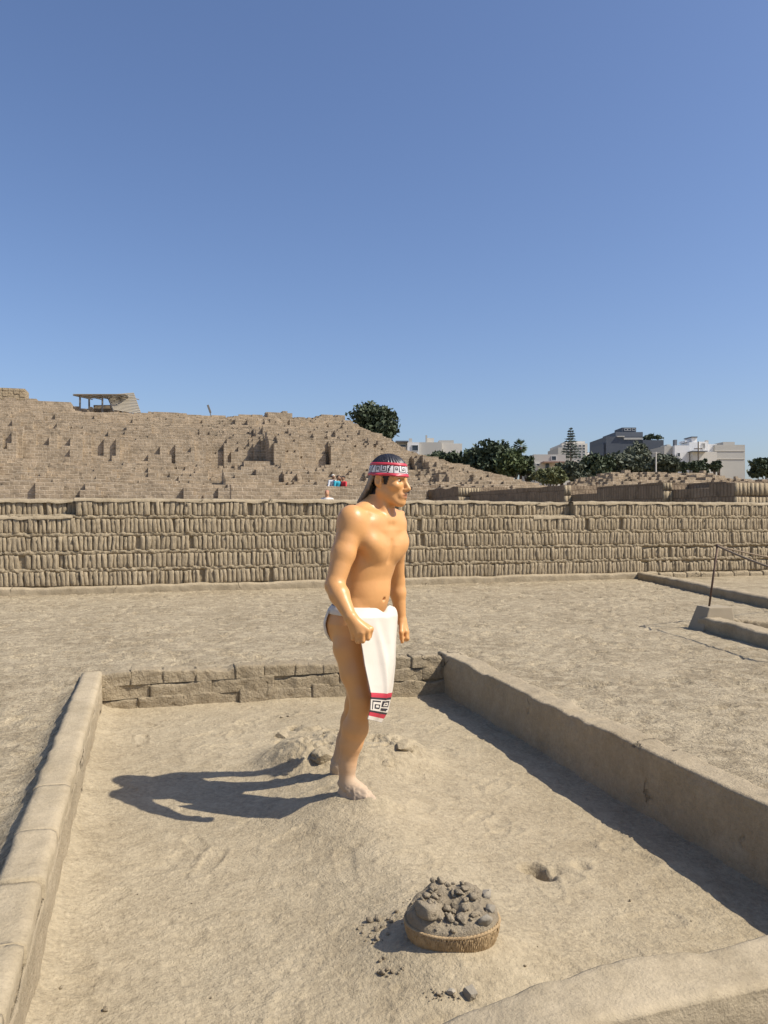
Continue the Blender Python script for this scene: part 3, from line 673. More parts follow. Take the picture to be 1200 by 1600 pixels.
# ------------------------------------------------------------------ stepped adobe mounds
def stepped(root, H, u, v, q, bands, mat, partname):
    """columns of brickwork: H[i, j] over cells, quantised to courses of height q; split into terraces by height"""
    Hq = np.floor(H/q)*q; nu, nv_ = Hq.shape
    P = np.pad(Hq, 1, constant_values=0.0)
    quads = []; zs = []
    I, J = np.meshgrid(np.arange(nu), np.arange(nv_), indexing='ij')
    def add(m, pts, z): 
        if m.sum(): quads.append(np.stack([np.stack(p, -1)[m] for p in pts], 1)); zs.append(z[m])
    x0, x1, y0, y1 = u[I], u[I+1], v[J], v[J+1]
    m = Hq > 0
    add(m, [(x0, y0, Hq), (x1, y0, Hq), (x1, y1, Hq), (x0, y1, Hq)], Hq)
    for (di, dj, A, B) in ((0, -1, (x0, y0), (x1, y0)), (-1, 0, (x0, y1), (x0, y0)), (1, 0, (x1, y0), (x1, y1))):
        nb_ = P[1+di:1+di+nu, 1+dj:1+dj+nv_]; m = Hq > nb_+1e-6
        add(m, [(A[0], A[1], nb_), (B[0], B[1], nb_), (B[0], B[1], Hq), (A[0], A[1], Hq)], Hq)
    Q = np.concatenate(quads); Z = np.concatenate(zs); edges = [-1]+list(bands)+[99]
    for i in range(len(edges)-1):
        s = (Z > edges[i]) & (Z <= edges[i+1])
        if s.sum() == 0: continue
        q4 = Q[s]; reparent(mk(partname, q4.reshape(-1, 3), np.arange(len(q4)*4).reshape(-1, 4), mat), root)
def blk(x, y, s):
    """piecewise-constant noise"""
    return _h(np.floor(x).astype(np.int64), np.floor(y).astype(np.int64), 0*np.floor(x).astype(np.int64), s)-.5
CU = .22
pu = np.arange(-20, 37, CU); pv = np.arange(35.6, 76, CU)
A, B = np.meshgrid(pu[:-1]+CU/2, pv[:-1]+CU/2, indexing='ij')
warp = A + .8*fbm(A*.15, B*.15, 60, 2)
jog = 1.5*blk(warp/3.4, B*0+3, 61)+.8*blk(warp/1.5, np.floor(B/6), 62)+.3*blk(warp/.6, B/2.0, 63)
mid = np.exp(-((B-47)/6)**2)
Bj = B + jog*(.45+1.1*mid)+.5*fbm(A*.3, B*.3, 64, 3)
front = np.interp(Bj, [35.7, 35.9, 39, 41.5, 41.7, 44, 46.2, 46.4, 49, 52, 52.2, 56, 59.5, 59.7, 66, 68, 70, 76], [0, 2.9, 3.2, 3.5, 4.0, 4.3, 4.7, 6.2, 6.5, 6.8, 7.3, 7.8, 8.4, 8.9, 9.9, 10.2, 10.3, 10.4])
right = np.interp(A+.5*blk(B/1.1, A*0, 65)+.4*(66-B), [16.2, 17.9, 20.3, 22.7, 26.5, 32.3, 40, 52], [10.4, 9.3, 8.45, 7.2, 6.3, 5.05, 3.4, 1])-.075*(66-B)
Hm = np.minimum(front, right)
Hm = .5*Hm+.5*np.round(Hm/.5)*.5
Hm = Hm + .22*blk(A/3.1, B/.6, 66)+.20*blk(A/1.2, B/.44, 67)*(.6+1.5*mid*(blk(A/5, B*0, 76) > 0))+.2*fbm(A*.5, B*.5, 68, 3)
Hm = np.where(B > 67, np.clip(Hm, 0, 10.35)+.12*blk(A/1.5, B/5, 69), Hm)
Hm = np.where((A < -6.2) & (B > 69), 11.15+.2*blk(A/.8, B/9, 70)-.1*(A+6.2)*.1, Hm)
Hm = np.where((A < -4.6) & (B > 71.5), np.maximum(Hm, 11.0+.4*blk(A/.7, B/9, 71)), Hm)
Hm = np.where((A > 10.2) & (A < 12.3) & (B > 68) & (B < 71), np.maximum(Hm, 10.9+.3*blk(A/.5, B, 72)), Hm)
Hm = np.where((A > 14.7) & (A < 17.2) & (B > 68) & (B < 71), np.maximum(Hm, 10.75+.35*blk(A/.5, B, 73)), Hm)
# deep-shadowed excavation blocks low on the slope
for (px, py, d, w, l, dz) in ((362, 735, 38.0, 1.0, 1.2, .3), (378, 728, 38.8, 1.1, 1.4, .3), (398, 722, 39.6, 1.2, 1.4, .3), (415, 730, 38.4, 1.0, 1.2, .3), (388, 741, 37.2, 2.2, .7, .2), (210, 688, 47.6, .9, 1.3, .5), (250, 690, 47.4, .5, 1.2, .4), (155, 696, 47.2, .9, 1, .4), (110, 690, 47.8, 1.2, 1.4, .4), (300, 700, 47.0, .7, 1.2, .4), (320, 705, 46.8, .4, 1.0, .3), (20, 712, 45.8, 1, 1, .4)):
    p = W(px, py, d); m = (np.abs(A-p.x) < w/2) & (np.abs(B-p.y) < l/2); Hm = np.where(m, np.maximum(Hm, p.z+dz*blk(A/.5, B/.5, 74)), Hm)
Hm = np.where((A > 36), 0, Hm)
py_ = empty('adobe_pyramid', (5, 52, .25), 0, 'great stepped pyramid of weathered adobe bricks rising behind the brick wall', 'pyramid')
stepped(py_, np.clip(Hm, .3, 20), pu, pv, .165, [3.4, 4.3, 5.2, 6.4, 7.4, 8.4, 9.4, 10.32], M['old'], 'terrace')
# pale corner block and parapets on the summit
ub = W(28, 620, 66)
pb_ = empty('ruined_tower', (ub.x+.5, 70.6, 11), 0, 'pale stump of brick masonry at the summit edge of the pyramid', 'ruin')
for i in range(5):
    for j in range(5):
        if random.random() < .1 and i == 4: continue
        reparent(MB().box((ub.x-1.1+j*.42, 69.2+.06*random.random(), 10.9+i*.23), (ub.x-1.1+j*.42+.40, 71.5, 10.9+i*.23+.215)).build('brick', M['oldpale']), pb_)
# ruined mound on the right
mu = np.arange(20, 46, .2); mv = np.arange(34, 48, .2)
A, B = np.meshgrid(mu[:-1]+.1, mv[:-1]+.1, indexing='ij')
Hf = np.interp(B+.9*blk(A/1.3, B*0, 80)+.5*fbm(A*.4, B*.4, 81, 3), [34.2, 34.6, 36, 37.5, 39, 41, 44], [0, 2.7, 3.05, 3.5, 3.95, 4.2, 4.0])
Hl = np.interp(A-.35*(B-38)+.6*blk(B/.8, A*0, 83), [21.3, 22.5, 24.5, 26.5, 29.5, 31, 35, 46], [2.3, 2.9, 3.6, 4.3, 4.25, 4.15, 3.9, 3.6])
Hm2 = np.minimum(Hf, Hl)+.3*blk(A/.7, B/.45, 84)+.3*fbm(A*.9, B*.9, 85, 3)
rm = empty('ruined_mound', (30, 40, .25), 0, 'low ruined mound of eroded adobe layers in front of the trees and white buildings', 'ruin')
stepped(rm, np.clip(Hm2, .3, 9), mu, mv, .19, [3.0, 3.5, 4.0], M['oldpale'] if False else M['old'], 'terrace')
# fill behind the tall wall
solid(py_, 'lower_platform', -16, 13.3, 26, 35.7, .2, 1.8, M['old'], 9, 1.2, .1)

solid(py_, 'parapet', 3.5, 9.6, 34.2, 34.7, .2, 2.86, M['old'], 19, .3, .06)
# shelter on the summit
M['cane'] = flat('weathered_cane', (.36, .31, .225), .8, .2, 6); M['steel'] = flat('grey_steel', (.2, .19, .17), .6, .2, 6)
sb = W(170, 648, 66.5)
sh = empty('shelter', (sb.x, sb.y, 10.3), -YAW, 'slatted shelter roof on steel posts at the top of the pyramid', 'shelter')
k = 66.5/FOC
def lx(px): return (px-170)*k
def lz(py): return HC+(HZ-py)*k-10.3
MB().box((lx(131), 2.2, -.2), (lx(185), 2.5, lz(627))).build('back_wall', M['old'], sh)
MB().box((lx(168), .6, -.2), (lx(174), 2.19, lz(624))).build('cross_wall', M['old'], sh)
for (px, yy) in ((125, 0), (131, 1.2), (160, 0), (190, 1.8)):
    MB().box((lx(px)-.06, yy-.06, -.2), (lx(px)+.06, yy+.06, lz(618))).build('post', M['steel'], sh)
for (px, yy) in ((125, 0), (160, 0)):
    MB().box((lx(px)-.2, yy-.2, -.25), (lx(px)+.2, yy+.2, .12)).build('footing', M['palestone'], sh)
for i in range(14):
    y = -.6+i*.22; zz = lz(618)+(i/13)*.12
    MB().box((lx(118), y, zz), (lx(200)-i*.02, y+.15, zz+.04)).build('slat', M['cane'], sh)
for i in range(6):
    x = lx(119+i*15); MB().tube([(x, -.62, lz(619.5)), (x+.5, 2.4, lz(617.5))], .05, 5).build('rafter', M['steel'], sh)
P00, P10, P01, P11 = (Vector((lx(158), 1.4, lz(614.5)+.1)), Vector((lx(203), 1.0, lz(613)+.14)), Vector((lx(184), -1.0, lz(643))), Vector((lx(229), -1.4, lz(651))))
for i in range(13):
    t = i/13; t2 = t+.045
    q = [P00.lerp(P01, t), P10.lerp(P11, t), P10.lerp(P11, t2), P00.lerp(P01, t2)]
    v = [tuple(p) for p in q]+[(p.x, p.y, p.z-.05) for p in q]
    mk('slat', v, [[0, 3, 2, 1], [4, 5, 6, 7], [0, 1, 5, 4], [1, 2, 6, 5], [2, 3, 7, 6], [3, 0, 4, 7]], M['cane'], sh)
for s in (0, .33, .66, 1):
    a_, b_ = P00.lerp(P10, s), P01.lerp(P11, s); a_.z -= .1; b_.z -= .1
    MB().tube([a_, b_], .05, 5).build('rafter', M['steel'], sh)
# tilted floodlight mast on the ridge
fp = W(329, 650, 70); ml = empty('light_mast', fp, -YAW, 'slim tilted mast with a panel head standing on the pyramid ridge', 'mast')
MB().tube([(0, 0, -.3), (0, 0, .35)], .05, 6).build('mast_pole', M['steel'], ml)
mk('panel_head', *(lambda m: (m.v, m.f))(MB().box((-.09, -.05, 0), (.09, .05, .75))), M['steel'], ml).rotation_euler = (0, -.35, 0)
ml.children[1].location = (0, 0, .3)

# ------------------------------------------------------------------ buildings beyond the site
M['white'] = flat('white_render', (.74, .73, .70), .8, .06, .4); M['offwhite'] = flat('cream_render', (.62, .58, .50), .8, .08, .4)
M['greyren'] = flat('grey_render', (.45, .43, .38), .85, .1, .4); M['slate'] = flat('dark_slate_cladding', (.075, .085, .10), .6, .1, .4)
M['slate2'] = flat('mid_slate_cladding', (.12, .13, .145), .6, .1, .4)
M['glass'] = flat('dark_glass', (.035, .045, .055), .15, .3, .5, 0, .6); M['frame'] = flat('window_frame', (.5, .5, .48), .6, .05)
M['rust'] = flat('tin_roof', (.36, .25, .2), .8, .2, 1)
def building(name, label, d, blocks, wins=(), group=None):
    """blocks: (part, px0, py_top, px1, py_bottom or None, front offset m, depth m, material)"""
    xs = [b[1] for b in blocks]+[b[3] for b in blocks]; pc = (min(xs)+max(xs))/2
    base = W(pc, 800, d); root = empty(name, (base.x, base.y, .25), -YAW, label, 'building', group)
    for (pn, x0, y0, x1, yb, off, dp, mt) in blocks:
        dd = d+off; k = dd/FOC; X = lambda px: (px-600)*k-(pc-600)*d/FOC
        zt = HC+(HZ-y0)*k-.25; zb = -.02 if yb is None else HC+(HZ-yb)*k-.25
        MB().box((X(x0), off, zb), (X(x1), off+dp, zt)).build(pn, M[mt], root)
    for w in wins:
        x0, y0, x1, y1, off = w[:5]; pane = w[5] if len(w) > 5 else 'glass'
        dd = d+off; k = dd/FOC; X = lambda px: (px-600)*k-(pc-600)*d/FOC; Zf = lambda py: HC+(HZ-py)*k-.25
        a, b, c, e = X(x0), X(x1), Zf(y1), Zf(y0); t = .07
        m = MB(); m.box((a-t, off-.10, c-t), (b+t, off+.02, c)); m.box((a-t, off-.10, e), (b+t, off+.02, e+t)); m.box((a-t, off-.10, c), (a, off+.02, e)); m.box((b, off-.10, c), (b+t, off+.02, e))
        wo = m.build('window', M['frame'], root)
        mk('pane', *(lambda q: (q.v, q.f))(MB().box((a, off-.03, c), (b, off+.02, e))), M[pane], wo)
    return root
building('house', 'white flat-roofed house with one dark window above the pyramid flank', 120,
    [('wall', 622, 690, 640, None, 0, 8, 'greyren'), ('roof_slab', 618, 688.5, 638, 690.5, -1, 9, 'slate2'), ('wall', 636.5, 691, 655, None, -.5, 8, 'white'), ('wall', 655.2, 691, 690, None, 0, 9, 'greyren'), ('wall', 690.2, 693, 722, None, .6, 8, 'offwhite'),
     ('chimney', 665, 680, 667.5, 691, .5, .4, 'greyren'), ('roof_hut', 667.6, 684.5, 678, 691, .8, 3, 'offwhite'), ('roof_hut', 686, 688, 709, 694, 1, 4, 'greyren'), ('water_tank', 639, 685, 644, 691, 2, .5, 'greyren')],
    [(644, 696, 653, 704, -.5), (626, 695, 634, 698, 0)])
building('house', 'old grey house with tin roof half hidden by bushes', 105,
    [('wall', 834, 710, 884, None, 0, 9, 'greyren'), ('tin_roof', 850, 720.5, 900, 722.2, -2.5, 4, 'rust'), ('wall', 836, 723, 902, None, -.4, 1.2, 'offwhite')],
    [(862, 713, 868.5, 719, 0), (838, 725, 842.5, 727.5, -.4), (852, 724, 858, 732, -.4), (885, 725, 890, 730, -.4)])
building('apartment_block', 'pale many-windowed apartment tower behind the tiered pine', 190,
    [('wall', 872, 699, 880, None, 0, 12, 'greyren'), ('wall', 878, 693, 918, None, 2, 14, 'offwhite'), ('roof_hut', 884, 689.5, 914, 693, 4, 6, 'offwhite'), ('wall', 918.2, 707, 950, None, 5, 10, 'white')],
    [(880.5+c*6, 695.5+r*4.6, 883.8+c*6, 698+r*4.6, 2) for r in range(5) for c in range(6)] + [(922+c*6, 709, 925+c*6, 711.5, 5) for c in range(4)])
building('office_building', 'dark slate grey stepped building with roof plants', 150,
    [('wall', 943, 692.5, 948, None, 1, 10, 'slate'), ('wall', 947, 682, 1004, None, .5, 12, 'slate'), ('wall', 1004.2, 687.5, 1037, None, 0, 12, 'slate'), ('upper_storey', 962, 675, 1004.5, 682.5, 2, 9, 'slate2'),
     ('roof_hut', 972, 668, 994, 675.2, 3, 5, 'slate'), ('terrace_band', 975, 684, 1004, 686.8, .3, .3, 'greyren'), ('terrace_band', 964, 681, 976, 682.6, .2, .4, 'greyren')],
    [(976, 670, 979.5, 672.5, 3), (981, 670, 985, 672.5, 3), (988, 670, 992, 672.5, 3), (990, 705.5, 998, 709, .5, 'frame')])
building('white_building', 'group of bright white houses with tanks and balconies behind the small trees', 130,
    [('wall', 1038, 697, 1054, None, 1, 8, 'greyren'), ('wall', 1054.2, 696, 1077, None, 0, 8, 'white'), ('roof_hut', 1042, 694.5, 1048, 697.2, 2, 3, 'greyren'), ('water_tank', 1054, 687, 1058, 696.2, 2, .8, 'slate2'),
     ('wall', 1077.2, 691, 1092, None, 1, 8, 'white'), ('roof_hut', 1071, 688, 1079, 691, 2, 3, 'white'), ('stair_tower', 1081, 683.5, 1089, 691.5, 1.5, 3, 'white'), ('tower_cap', 1080.5, 682, 1090, 683.6, 1.3, 3.4, 'slate2'),
     ('wall', 1092.2, 690, 1106, None, 2, 8, 'white'), ('wall', 1106.2, 694, 1120, None, 2.5, 8, 'white'), ('wall', 1082, 706, 1120, None, -1, 2.5, 'offwhite'), ('balcony_roof', 1082, 704.2, 1106, 705.5, -2, 3, 'slate2'), ('water_tank', 1103, 688, 1107, 694.3, 3, .6, 'greyren')],
    [(1059, 708, 1062, 713, 0), (1097, 693, 1101, 700, 2, 'greyren')])
building('white_building', 'large blank pale grey apartment wall beside the white houses', 132,
    [('wall', 1117, 695, 1164, None, 0, 10, 'greyren'), ('roof_hut', 1130, 690.5, 1148, 695.2, .5, 4, 'greyren'), ('string_course', 1117, 716.5, 1164, 717.2, -.08, .1, 'offwhite'), ('string_course', 1117, 704, 1164, 704.6, -.08, .1, 'offwhite')], [(1120, 722, 1123, 726, 0)])

# ------------------------------------------------------------------ trees
GREENS = {'dark': leafmat('dark_leaves', (.062, .080, .042)), 'mid': leafmat('mid_leaves', (.095, .120, .050)), 'grey': leafmat('grey_green_leaves', (.095, .106, .068)), 'olive': leafmat('olive_leaves', (.135, .145, .064)), 'pine': leafmat('blue_green_needles', (.095, .12, .10))}
def leaves(P, size, r, flatten=.5):
    n = len(P); a = r.normal(size=(n, 3)); a /= np.linalg.norm(a, axis=1)[:, None]
    b = r.normal(size=(n, 3)); b -= (a*b).sum(1)[:, None]*a; b /= np.linalg.norm(b, axis=1)[:, None]
    s = size*r.uniform(.6, 1.3, (n, 1)); a = a*s; b = b*s*flatten
    V = np.stack([P-a, P-b*1.0, P+a, P+b], 1).reshape(-1, 3); return V, np.arange(4*n).reshape(-1, 4)
def tree(name, label, px0, px1, py0, py1, d, kind, seed, n=2600, leaf=.34, lobes=16, group='trees beyond the ruins', trunk_px=None):
    r = np.random.default_rng(seed); k = d/FOC
    c = W((px0+px1)/2, (py0+py1)/2, d); rx = (px1-px0)/2*k; rz = (py1-py0)/2*k
    root = empty(name, (c.x, c.y, .25), -YAW, label, 'tree', group); cz = c.z-.25
    L = []
    for i in range(lobes):
        a = r.uniform(0, 2*np.pi); h = r.uniform(-.75, .8); q = math.sqrt(max(.05, 1-h*h))*r.uniform(.35, .72)
        L.append((rx*q*math.cos(a), rx*.8*q*math.sin(a), cz+rz*h*.68, min(rx, rz)*r.uniform(.3, .5)))
    L.append((0, 0, cz, min(rx, rz)*.65))
    P = []
    w = np.array([l[3]**2 for l in L]); w /= w.sum()
    for l, m in zip(L, r.multinomial(n, w)):
        q = r.normal(size=(m, 3)); q /= np.linalg.norm(q, axis=1)[:, None]
        rad = l[3]*(1-.45*r.random((m, 1))**2)*(1+.22*r.normal(size=(m, 1))*.6)
        P.append(np.array(l[:3])+q*rad*np.array([1.15, 1.15, .85]))
    P = np.concatenate(P); P = P[P[:, 2] > .15]
    P[:, 2] = np.minimum(P[:, 2], cz+rz*(1+.03*r.normal(size=len(P))))
    v, f = leaves(P, leaf, r); mk('crown', v, f, GREENS[kind], root)
    t = MB(); t.tube([(0, 0, -.05), (.15, 0, max(.6, cz*.5)), (.1, .1, cz)], [max(.12, rx*.09), max(.1, rx*.07), .05], 7)
    for l in L[:7]: t.tube([(.12, .03, max(.4, cz*.55)), ((l[0]+.1)*.5, l[1]*.5, (l[2]+cz*.6)/2), (l[0], l[1], l[2])], [.1, .07, .03], 5)
    t.build('trunk', M['bark'], root)
T = tree
T('eucalyptus_tree', 'tall dark tree with drooping foliage rising behind the pyramid shoulder', 545, 628, 626, 712, 100, 'dark', 1, 5200, .34, 22)
T('bushy_tree', 'low spreading dark bush in front of the white flat-roofed house', 652, 735, 701, 745, 92, 'dark', 2, 3200, .30, 18)
T('broad_tree', 'broad dense tree at the foot of the pyramid flank', 722, 812, 682, 762, 90, 'dark', 3, 6200, .30, 26)
T('leafy_tree', 'lighter green leafy tree below the palm', 775, 822, 695, 762, 86, 'mid', 4, 2600, .28, 14)
T('slender_tree', 'thin dark tree between the palm and the old grey house', 812, 838, 704, 762, 92, 'dark', 5, 1100, .28, 9)
T('olive_shrub', 'rounded olive green shrub in front of the old grey house', 826, 890, 729, 760, 78, 'olive', 6, 2600, .22, 16)
T('olive_shrub', 'small greyish shrub beside the rounded olive shrub', 884, 928, 736, 760, 76, 'grey', 7, 1500, .2, 10)
T('bushy_tree', 'purplish bush growing up under the tin roof', 862, 890, 722, 748, 84, 'grey', 8, 900, .22, 8)
T('olive_shrub', 'tall grey shrub hiding the end of the tin-roofed house', 880, 914, 718, 760, 80, 'grey', 61, 1900, .24, 12)
T('bushy_tree', 'dark low bush filling the gap under the round-crowned tree', 918, 948, 728, 760, 80, 'dark', 62, 1500, .24, 10)
T('broad_tree', 'dark round-crowned tree left of the slate building', 898, 958, 706, 762, 86, 'dark', 9, 3600, .28, 18)
T('broad_tree', 'grey-green tree masking the lower floors of the slate building', 938, 1010, 702, 760, 90, 'grey', 10, 4200, .28, 20)
T('domed_tree', 'taller domed tree against the slate building wall', 968, 1018, 688, 740, 104, 'grey', 11, 2600, .28, 16)
T('leafy_tree', 'grey-green tree beside the pale utility pole', 1005, 1068, 708, 756, 88, 'grey', 12, 3000, .26, 16)
T('leafy_tree', 'rounded tree at the end of the blank apartment wall', 1166, 1225, 715, 752, 84, 'dark', 13, 2600, .26, 14)
for i, (a, b, t_, bt, lb) in enumerate(((1064, 1076, 717, 745, 'first'), (1074, 1090, 712, 745, 'second'), (1086, 1102, 716, 745, 'third'), (1098, 1110, 711, 745, 'fourth'), (1108, 1122, 716, 745, 'fifth'), (1118, 1128, 712, 745, 'sixth'))):
    T('young_tree', 'slight young tree, %s along the row from the grey-green trees' % lb, a, b, t_, bt, 84+i, 'dark', 40+i, 420, .24, 5, 'young trees before the white houses')
for i, (a, b, t_) in enumerate(((1006, 1016, 682), (1013, 1023, 679), (1022, 1036, 681))):
    k = 152/FOC; c = W((a+b)/2, 686, 152); root = empty('roof_plant', (c.x, c.y, HC+(HZ-687.5)*k), -YAW, 'bushy plant growing on the roof edge of the slate building', 'plant', 'plants on the slate building roof')
    r = np.random.default_rng(70+i); P = r.normal(size=(260, 3))*np.array([(b-a)*k*.24, .3, (688-t_)*k*.22])+np.array([0, .4, (688-t_)*k*.62])
    v, f = leaves(P, .26, r); mk('foliage', v, f, GREENS['dark'], root); MB().tube([(0, .4, -.02), (0, .4, .5)], .06, 6).build('stem', M['bark'], root)
# palm
k = 92/FOC; c = W(813, 700, 92); pr = empty('palm_tree', (c.x, c.y, .25), -YAW, 'fan palm with a bushy head rising above the leafy tree', 'tree', 'trees beyond the ruins')
zc = HC+(HZ-698)*k-.25; MB().tube([(0, 0, -.05), (.05, 0, zc*.6), (0, 0, zc)], [.22, .18, .16], 8).build('trunk', M['bark'], pr)
r = np.random.default_rng(5); vs, fs, n = [], [], 0
for i in range(54):
    a = r.uniform(0, 6.28); e = r.uniform(-.9, 1.4); L = r.uniform(.8, 1.15)
    dr = np.array([math.cos(a)*math.cos(e), math.sin(a)*math.cos(e), math.sin(e)]); sd = np.array([-math.sin(a), math.cos(a), 0]); o_ = np.array([0, 0, zc])
    for j in range(9):
        t = (j-4)/4; tip = o_+dr*L*(1-.25*abs(t))+sd*t*.45-np.array([0, 0, .25*L*(1-e*.5)*.4]); b0 = o_+dr*L*.45
        w = sd*.05+np.array([0, 0, .03]); vs += [b0-w, b0+w, tip+w*.3, tip-w*.3]; fs.append([n, n+1, n+2, n+3]); n += 4
mk('fronds', vs, fs, GREENS['mid'], pr)
# tiered pine
k = 125/FOC; c = W(892, 720, 125); pr = empty('tiered_pine', (c.x, c.y, .25), -YAW, 'slender pine with sparse horizontal tiers in front of the pale tower', 'tree', 'trees beyond the ruins')
zt = HC+(HZ-668.5)*k-.25; MB().tube([(0, 0, -.05), (0, 0, zt*.6), (0, 0, zt)], [.22, .14, .03], 7).build('trunk', M['bark'], pr)
r = np.random.default_rng(6); P = []; br = MB()
for i in range(12):
    z = zt-.15-i*.42; R = .22+.145*i+(.1 if i % 2 else 0)
    for j in range(7):
        a = j*.9+i*.5+r.uniform(-.2, .2); Rr = R*r.uniform(.75, 1.15)
        br.tube([(0, 0, z), (Rr*.6*math.cos(a), Rr*.6*math.sin(a), z-.02*R), (Rr*math.cos(a), Rr*math.sin(a), z+.06*R)], [.035, .025, .012], 4)
        for q in range(10+2*i):
            t = r.uniform(.3, 1); P.append((Rr*t*math.cos(a)+r.normal()*.08, Rr*t*math.sin(a)+r.normal()*.08, z+.04*R*t*t+r.normal()*.04))
br.build('branches', M['bark'], pr); v, f = leaves(np.array(P), .17, r, .45); mk('needles', v, f, GREENS['pine'], pr)
# pole
p = W(1025, 745, 70); k = 70/FOC
up = empty('utility_pole', (p.x, p.y, .25), -YAW, 'pale slim utility pole standing behind the ruined mound', 'pole')
MB().tube([(0, 0, -.05), (0, 0, HC+(HZ-706)*k-.25)], [.09, .06], 8).build('pole_shaft', M['offwhite'], up); MB().box((-.35, -.05, HC+(HZ-708)*k-.25), (.35, .05, HC+(HZ-707.2)*k-.25)).build('crossarm', M['greyren'], up)
p = W(1091, 745, 95); k = 95/FOC
up = empty('utility_pole', (p.x, p.y, .25), -YAW, 'dark wooden pole in front of the white houses', 'pole')
MB().tube([(0, 0, -.05), (0, 0, HC+(HZ-690)*k-.25)], [.1, .07], 8).build('pole_shaft', M['bark'], up); MB().box((-.5, -.06, HC+(HZ-702)*k-.25), (.5, .06, HC+(HZ-700.5)*k-.25)).build('transformer_shelf', M['bark'], up)

# ------------------------------------------------------------------ figures: blended solids turned into one skin
class Solid:
    def __init__(s): s.p = []
    def _put(s, fn, lo, hi, k, mode, tg): s.p.append((fn, np.array(lo, float), np.array(hi, float), k, mode, tg))
    def cone(s, a, b, r1, r2, k=.02, tg='', mode='+', fl=None):
        a = np.array(a, float); b = np.array(b, float); ab = b-a; L2 = ab@ab+1e-9; R = max(r1, r2)
        def fn(P):
            q = P-a; t = np.clip((q@ab)/L2, 0, 1); return np.linalg.norm(q-t[..., None]*ab, axis=-1)-(r1+(r2-r1)*t)
        s._put(fn, np.minimum(a, b)-R, np.maximum(a, b)+R, k, mode, tg)
    def ell(s, c, r, F=None, k=.02, tg='', mode='+'):
        c = np.array(c, float); r = np.array(r, float); F = np.eye(3) if F is None else np.array(F, float)
        def fn(P):
            q = (P-c)@F.T; k0 = np.linalg.norm(q/r, axis=-1); k1 = np.linalg.norm(q/(r*r), axis=-1)+1e-9; return k0*(k0-1)/k1
        R = np.sqrt(((F*r[:, None])**2).sum(0)); s._put(fn, c-R, c+R, k, mode, tg)
    def loft(s, secs, fwd, lft, k=.02, tg=''):
        """secs: rows of (z, cx, cy, half width, half depth)"""
        S = np.array(secs, float); fwd = np.array(fwd); lft = np.array(lft)
        def fn(P):
            z = np.clip(P[..., 2], S[0, 0], S[-1, 0]); I = [np.interp(z, S[:, 0], S[:, j]) for j in (1, 2, 3, 4)]
            dx = P[..., 0]-I[0]; dy = P[..., 1]-I[1]; a = (dx*lft[0]+dy*lft[1])/I[2]; b = (dx*fwd[0]+dy*fwd[1])/I[3]
            e = (np.abs(a)**2.3+np.abs(b)**2.3)**(1/2.3); d = (e-1)*np.minimum(I[2], I[3]); dz = np.abs(P[..., 2]-z)
            return np.where(dz > 0, np.sqrt(np.maximum(d, 0)**2+dz**2)+np.minimum(d, 0)*0, d)
        R = max(S[:, 3].max(), S[:, 4].max())
        s._put(fn, (S[:, 1].min()-R, S[:, 2].min()-R, S[0, 0]), (S[:, 1].max()+R, S[:, 2].max()+R, S[-1, 0]), k, '+', tg)
    @staticmethod
    def comb(f, d, k, mode):
        if mode == '+':
            h = np.clip(.5+.5*(d-f)/k, 0, 1); return d*(1-h)+f*h-k*h*(1-h)
        h = np.clip(.5-.5*(d+f)/k, 0, 1); return f*(1-h)-d*h+k*h*(1-h)
    def at(s, P, tags=None):
        f = np.full(P.shape[:-1], 1.0)
        for (fn, lo, hi, k, mode, tg) in s.p:
            if tags is None or tg in tags: f = s.comb(f, fn(P), k, mode)
        return f
    def mesh(s, h):
        lo = np.min([p[1] for p in s.p if p[4] == '+'], 0)-3*h-.01; hi = np.max([p[2] for p in s.p if p[4] == '+'], 0)+3*h+.01
        n = np.ceil((hi-lo)/h).astype(int)+1; f = np.full(n, .5, np.float32); ax = [lo[i]+h*np.arange(n[i]) for i in range(3)]
        for (fn, a, b, k, mode, tg) in s.p:
            i0 = np.clip(((a-k-.03-lo)/h).astype(int), 0, n-1); i1 = np.clip(((b+k+.03-lo)/h).astype(int)+2, 1, n)
            sl = tuple(slice(i0[i], i1[i]) for i in range(3))
            P = np.stack(np.meshgrid(*[ax[i][sl[i]] for i in range(3)], indexing='ij'), -1)
            f[sl] = s.comb(f[sl], fn(P), k, mode)
        return nets(f, lo, h)
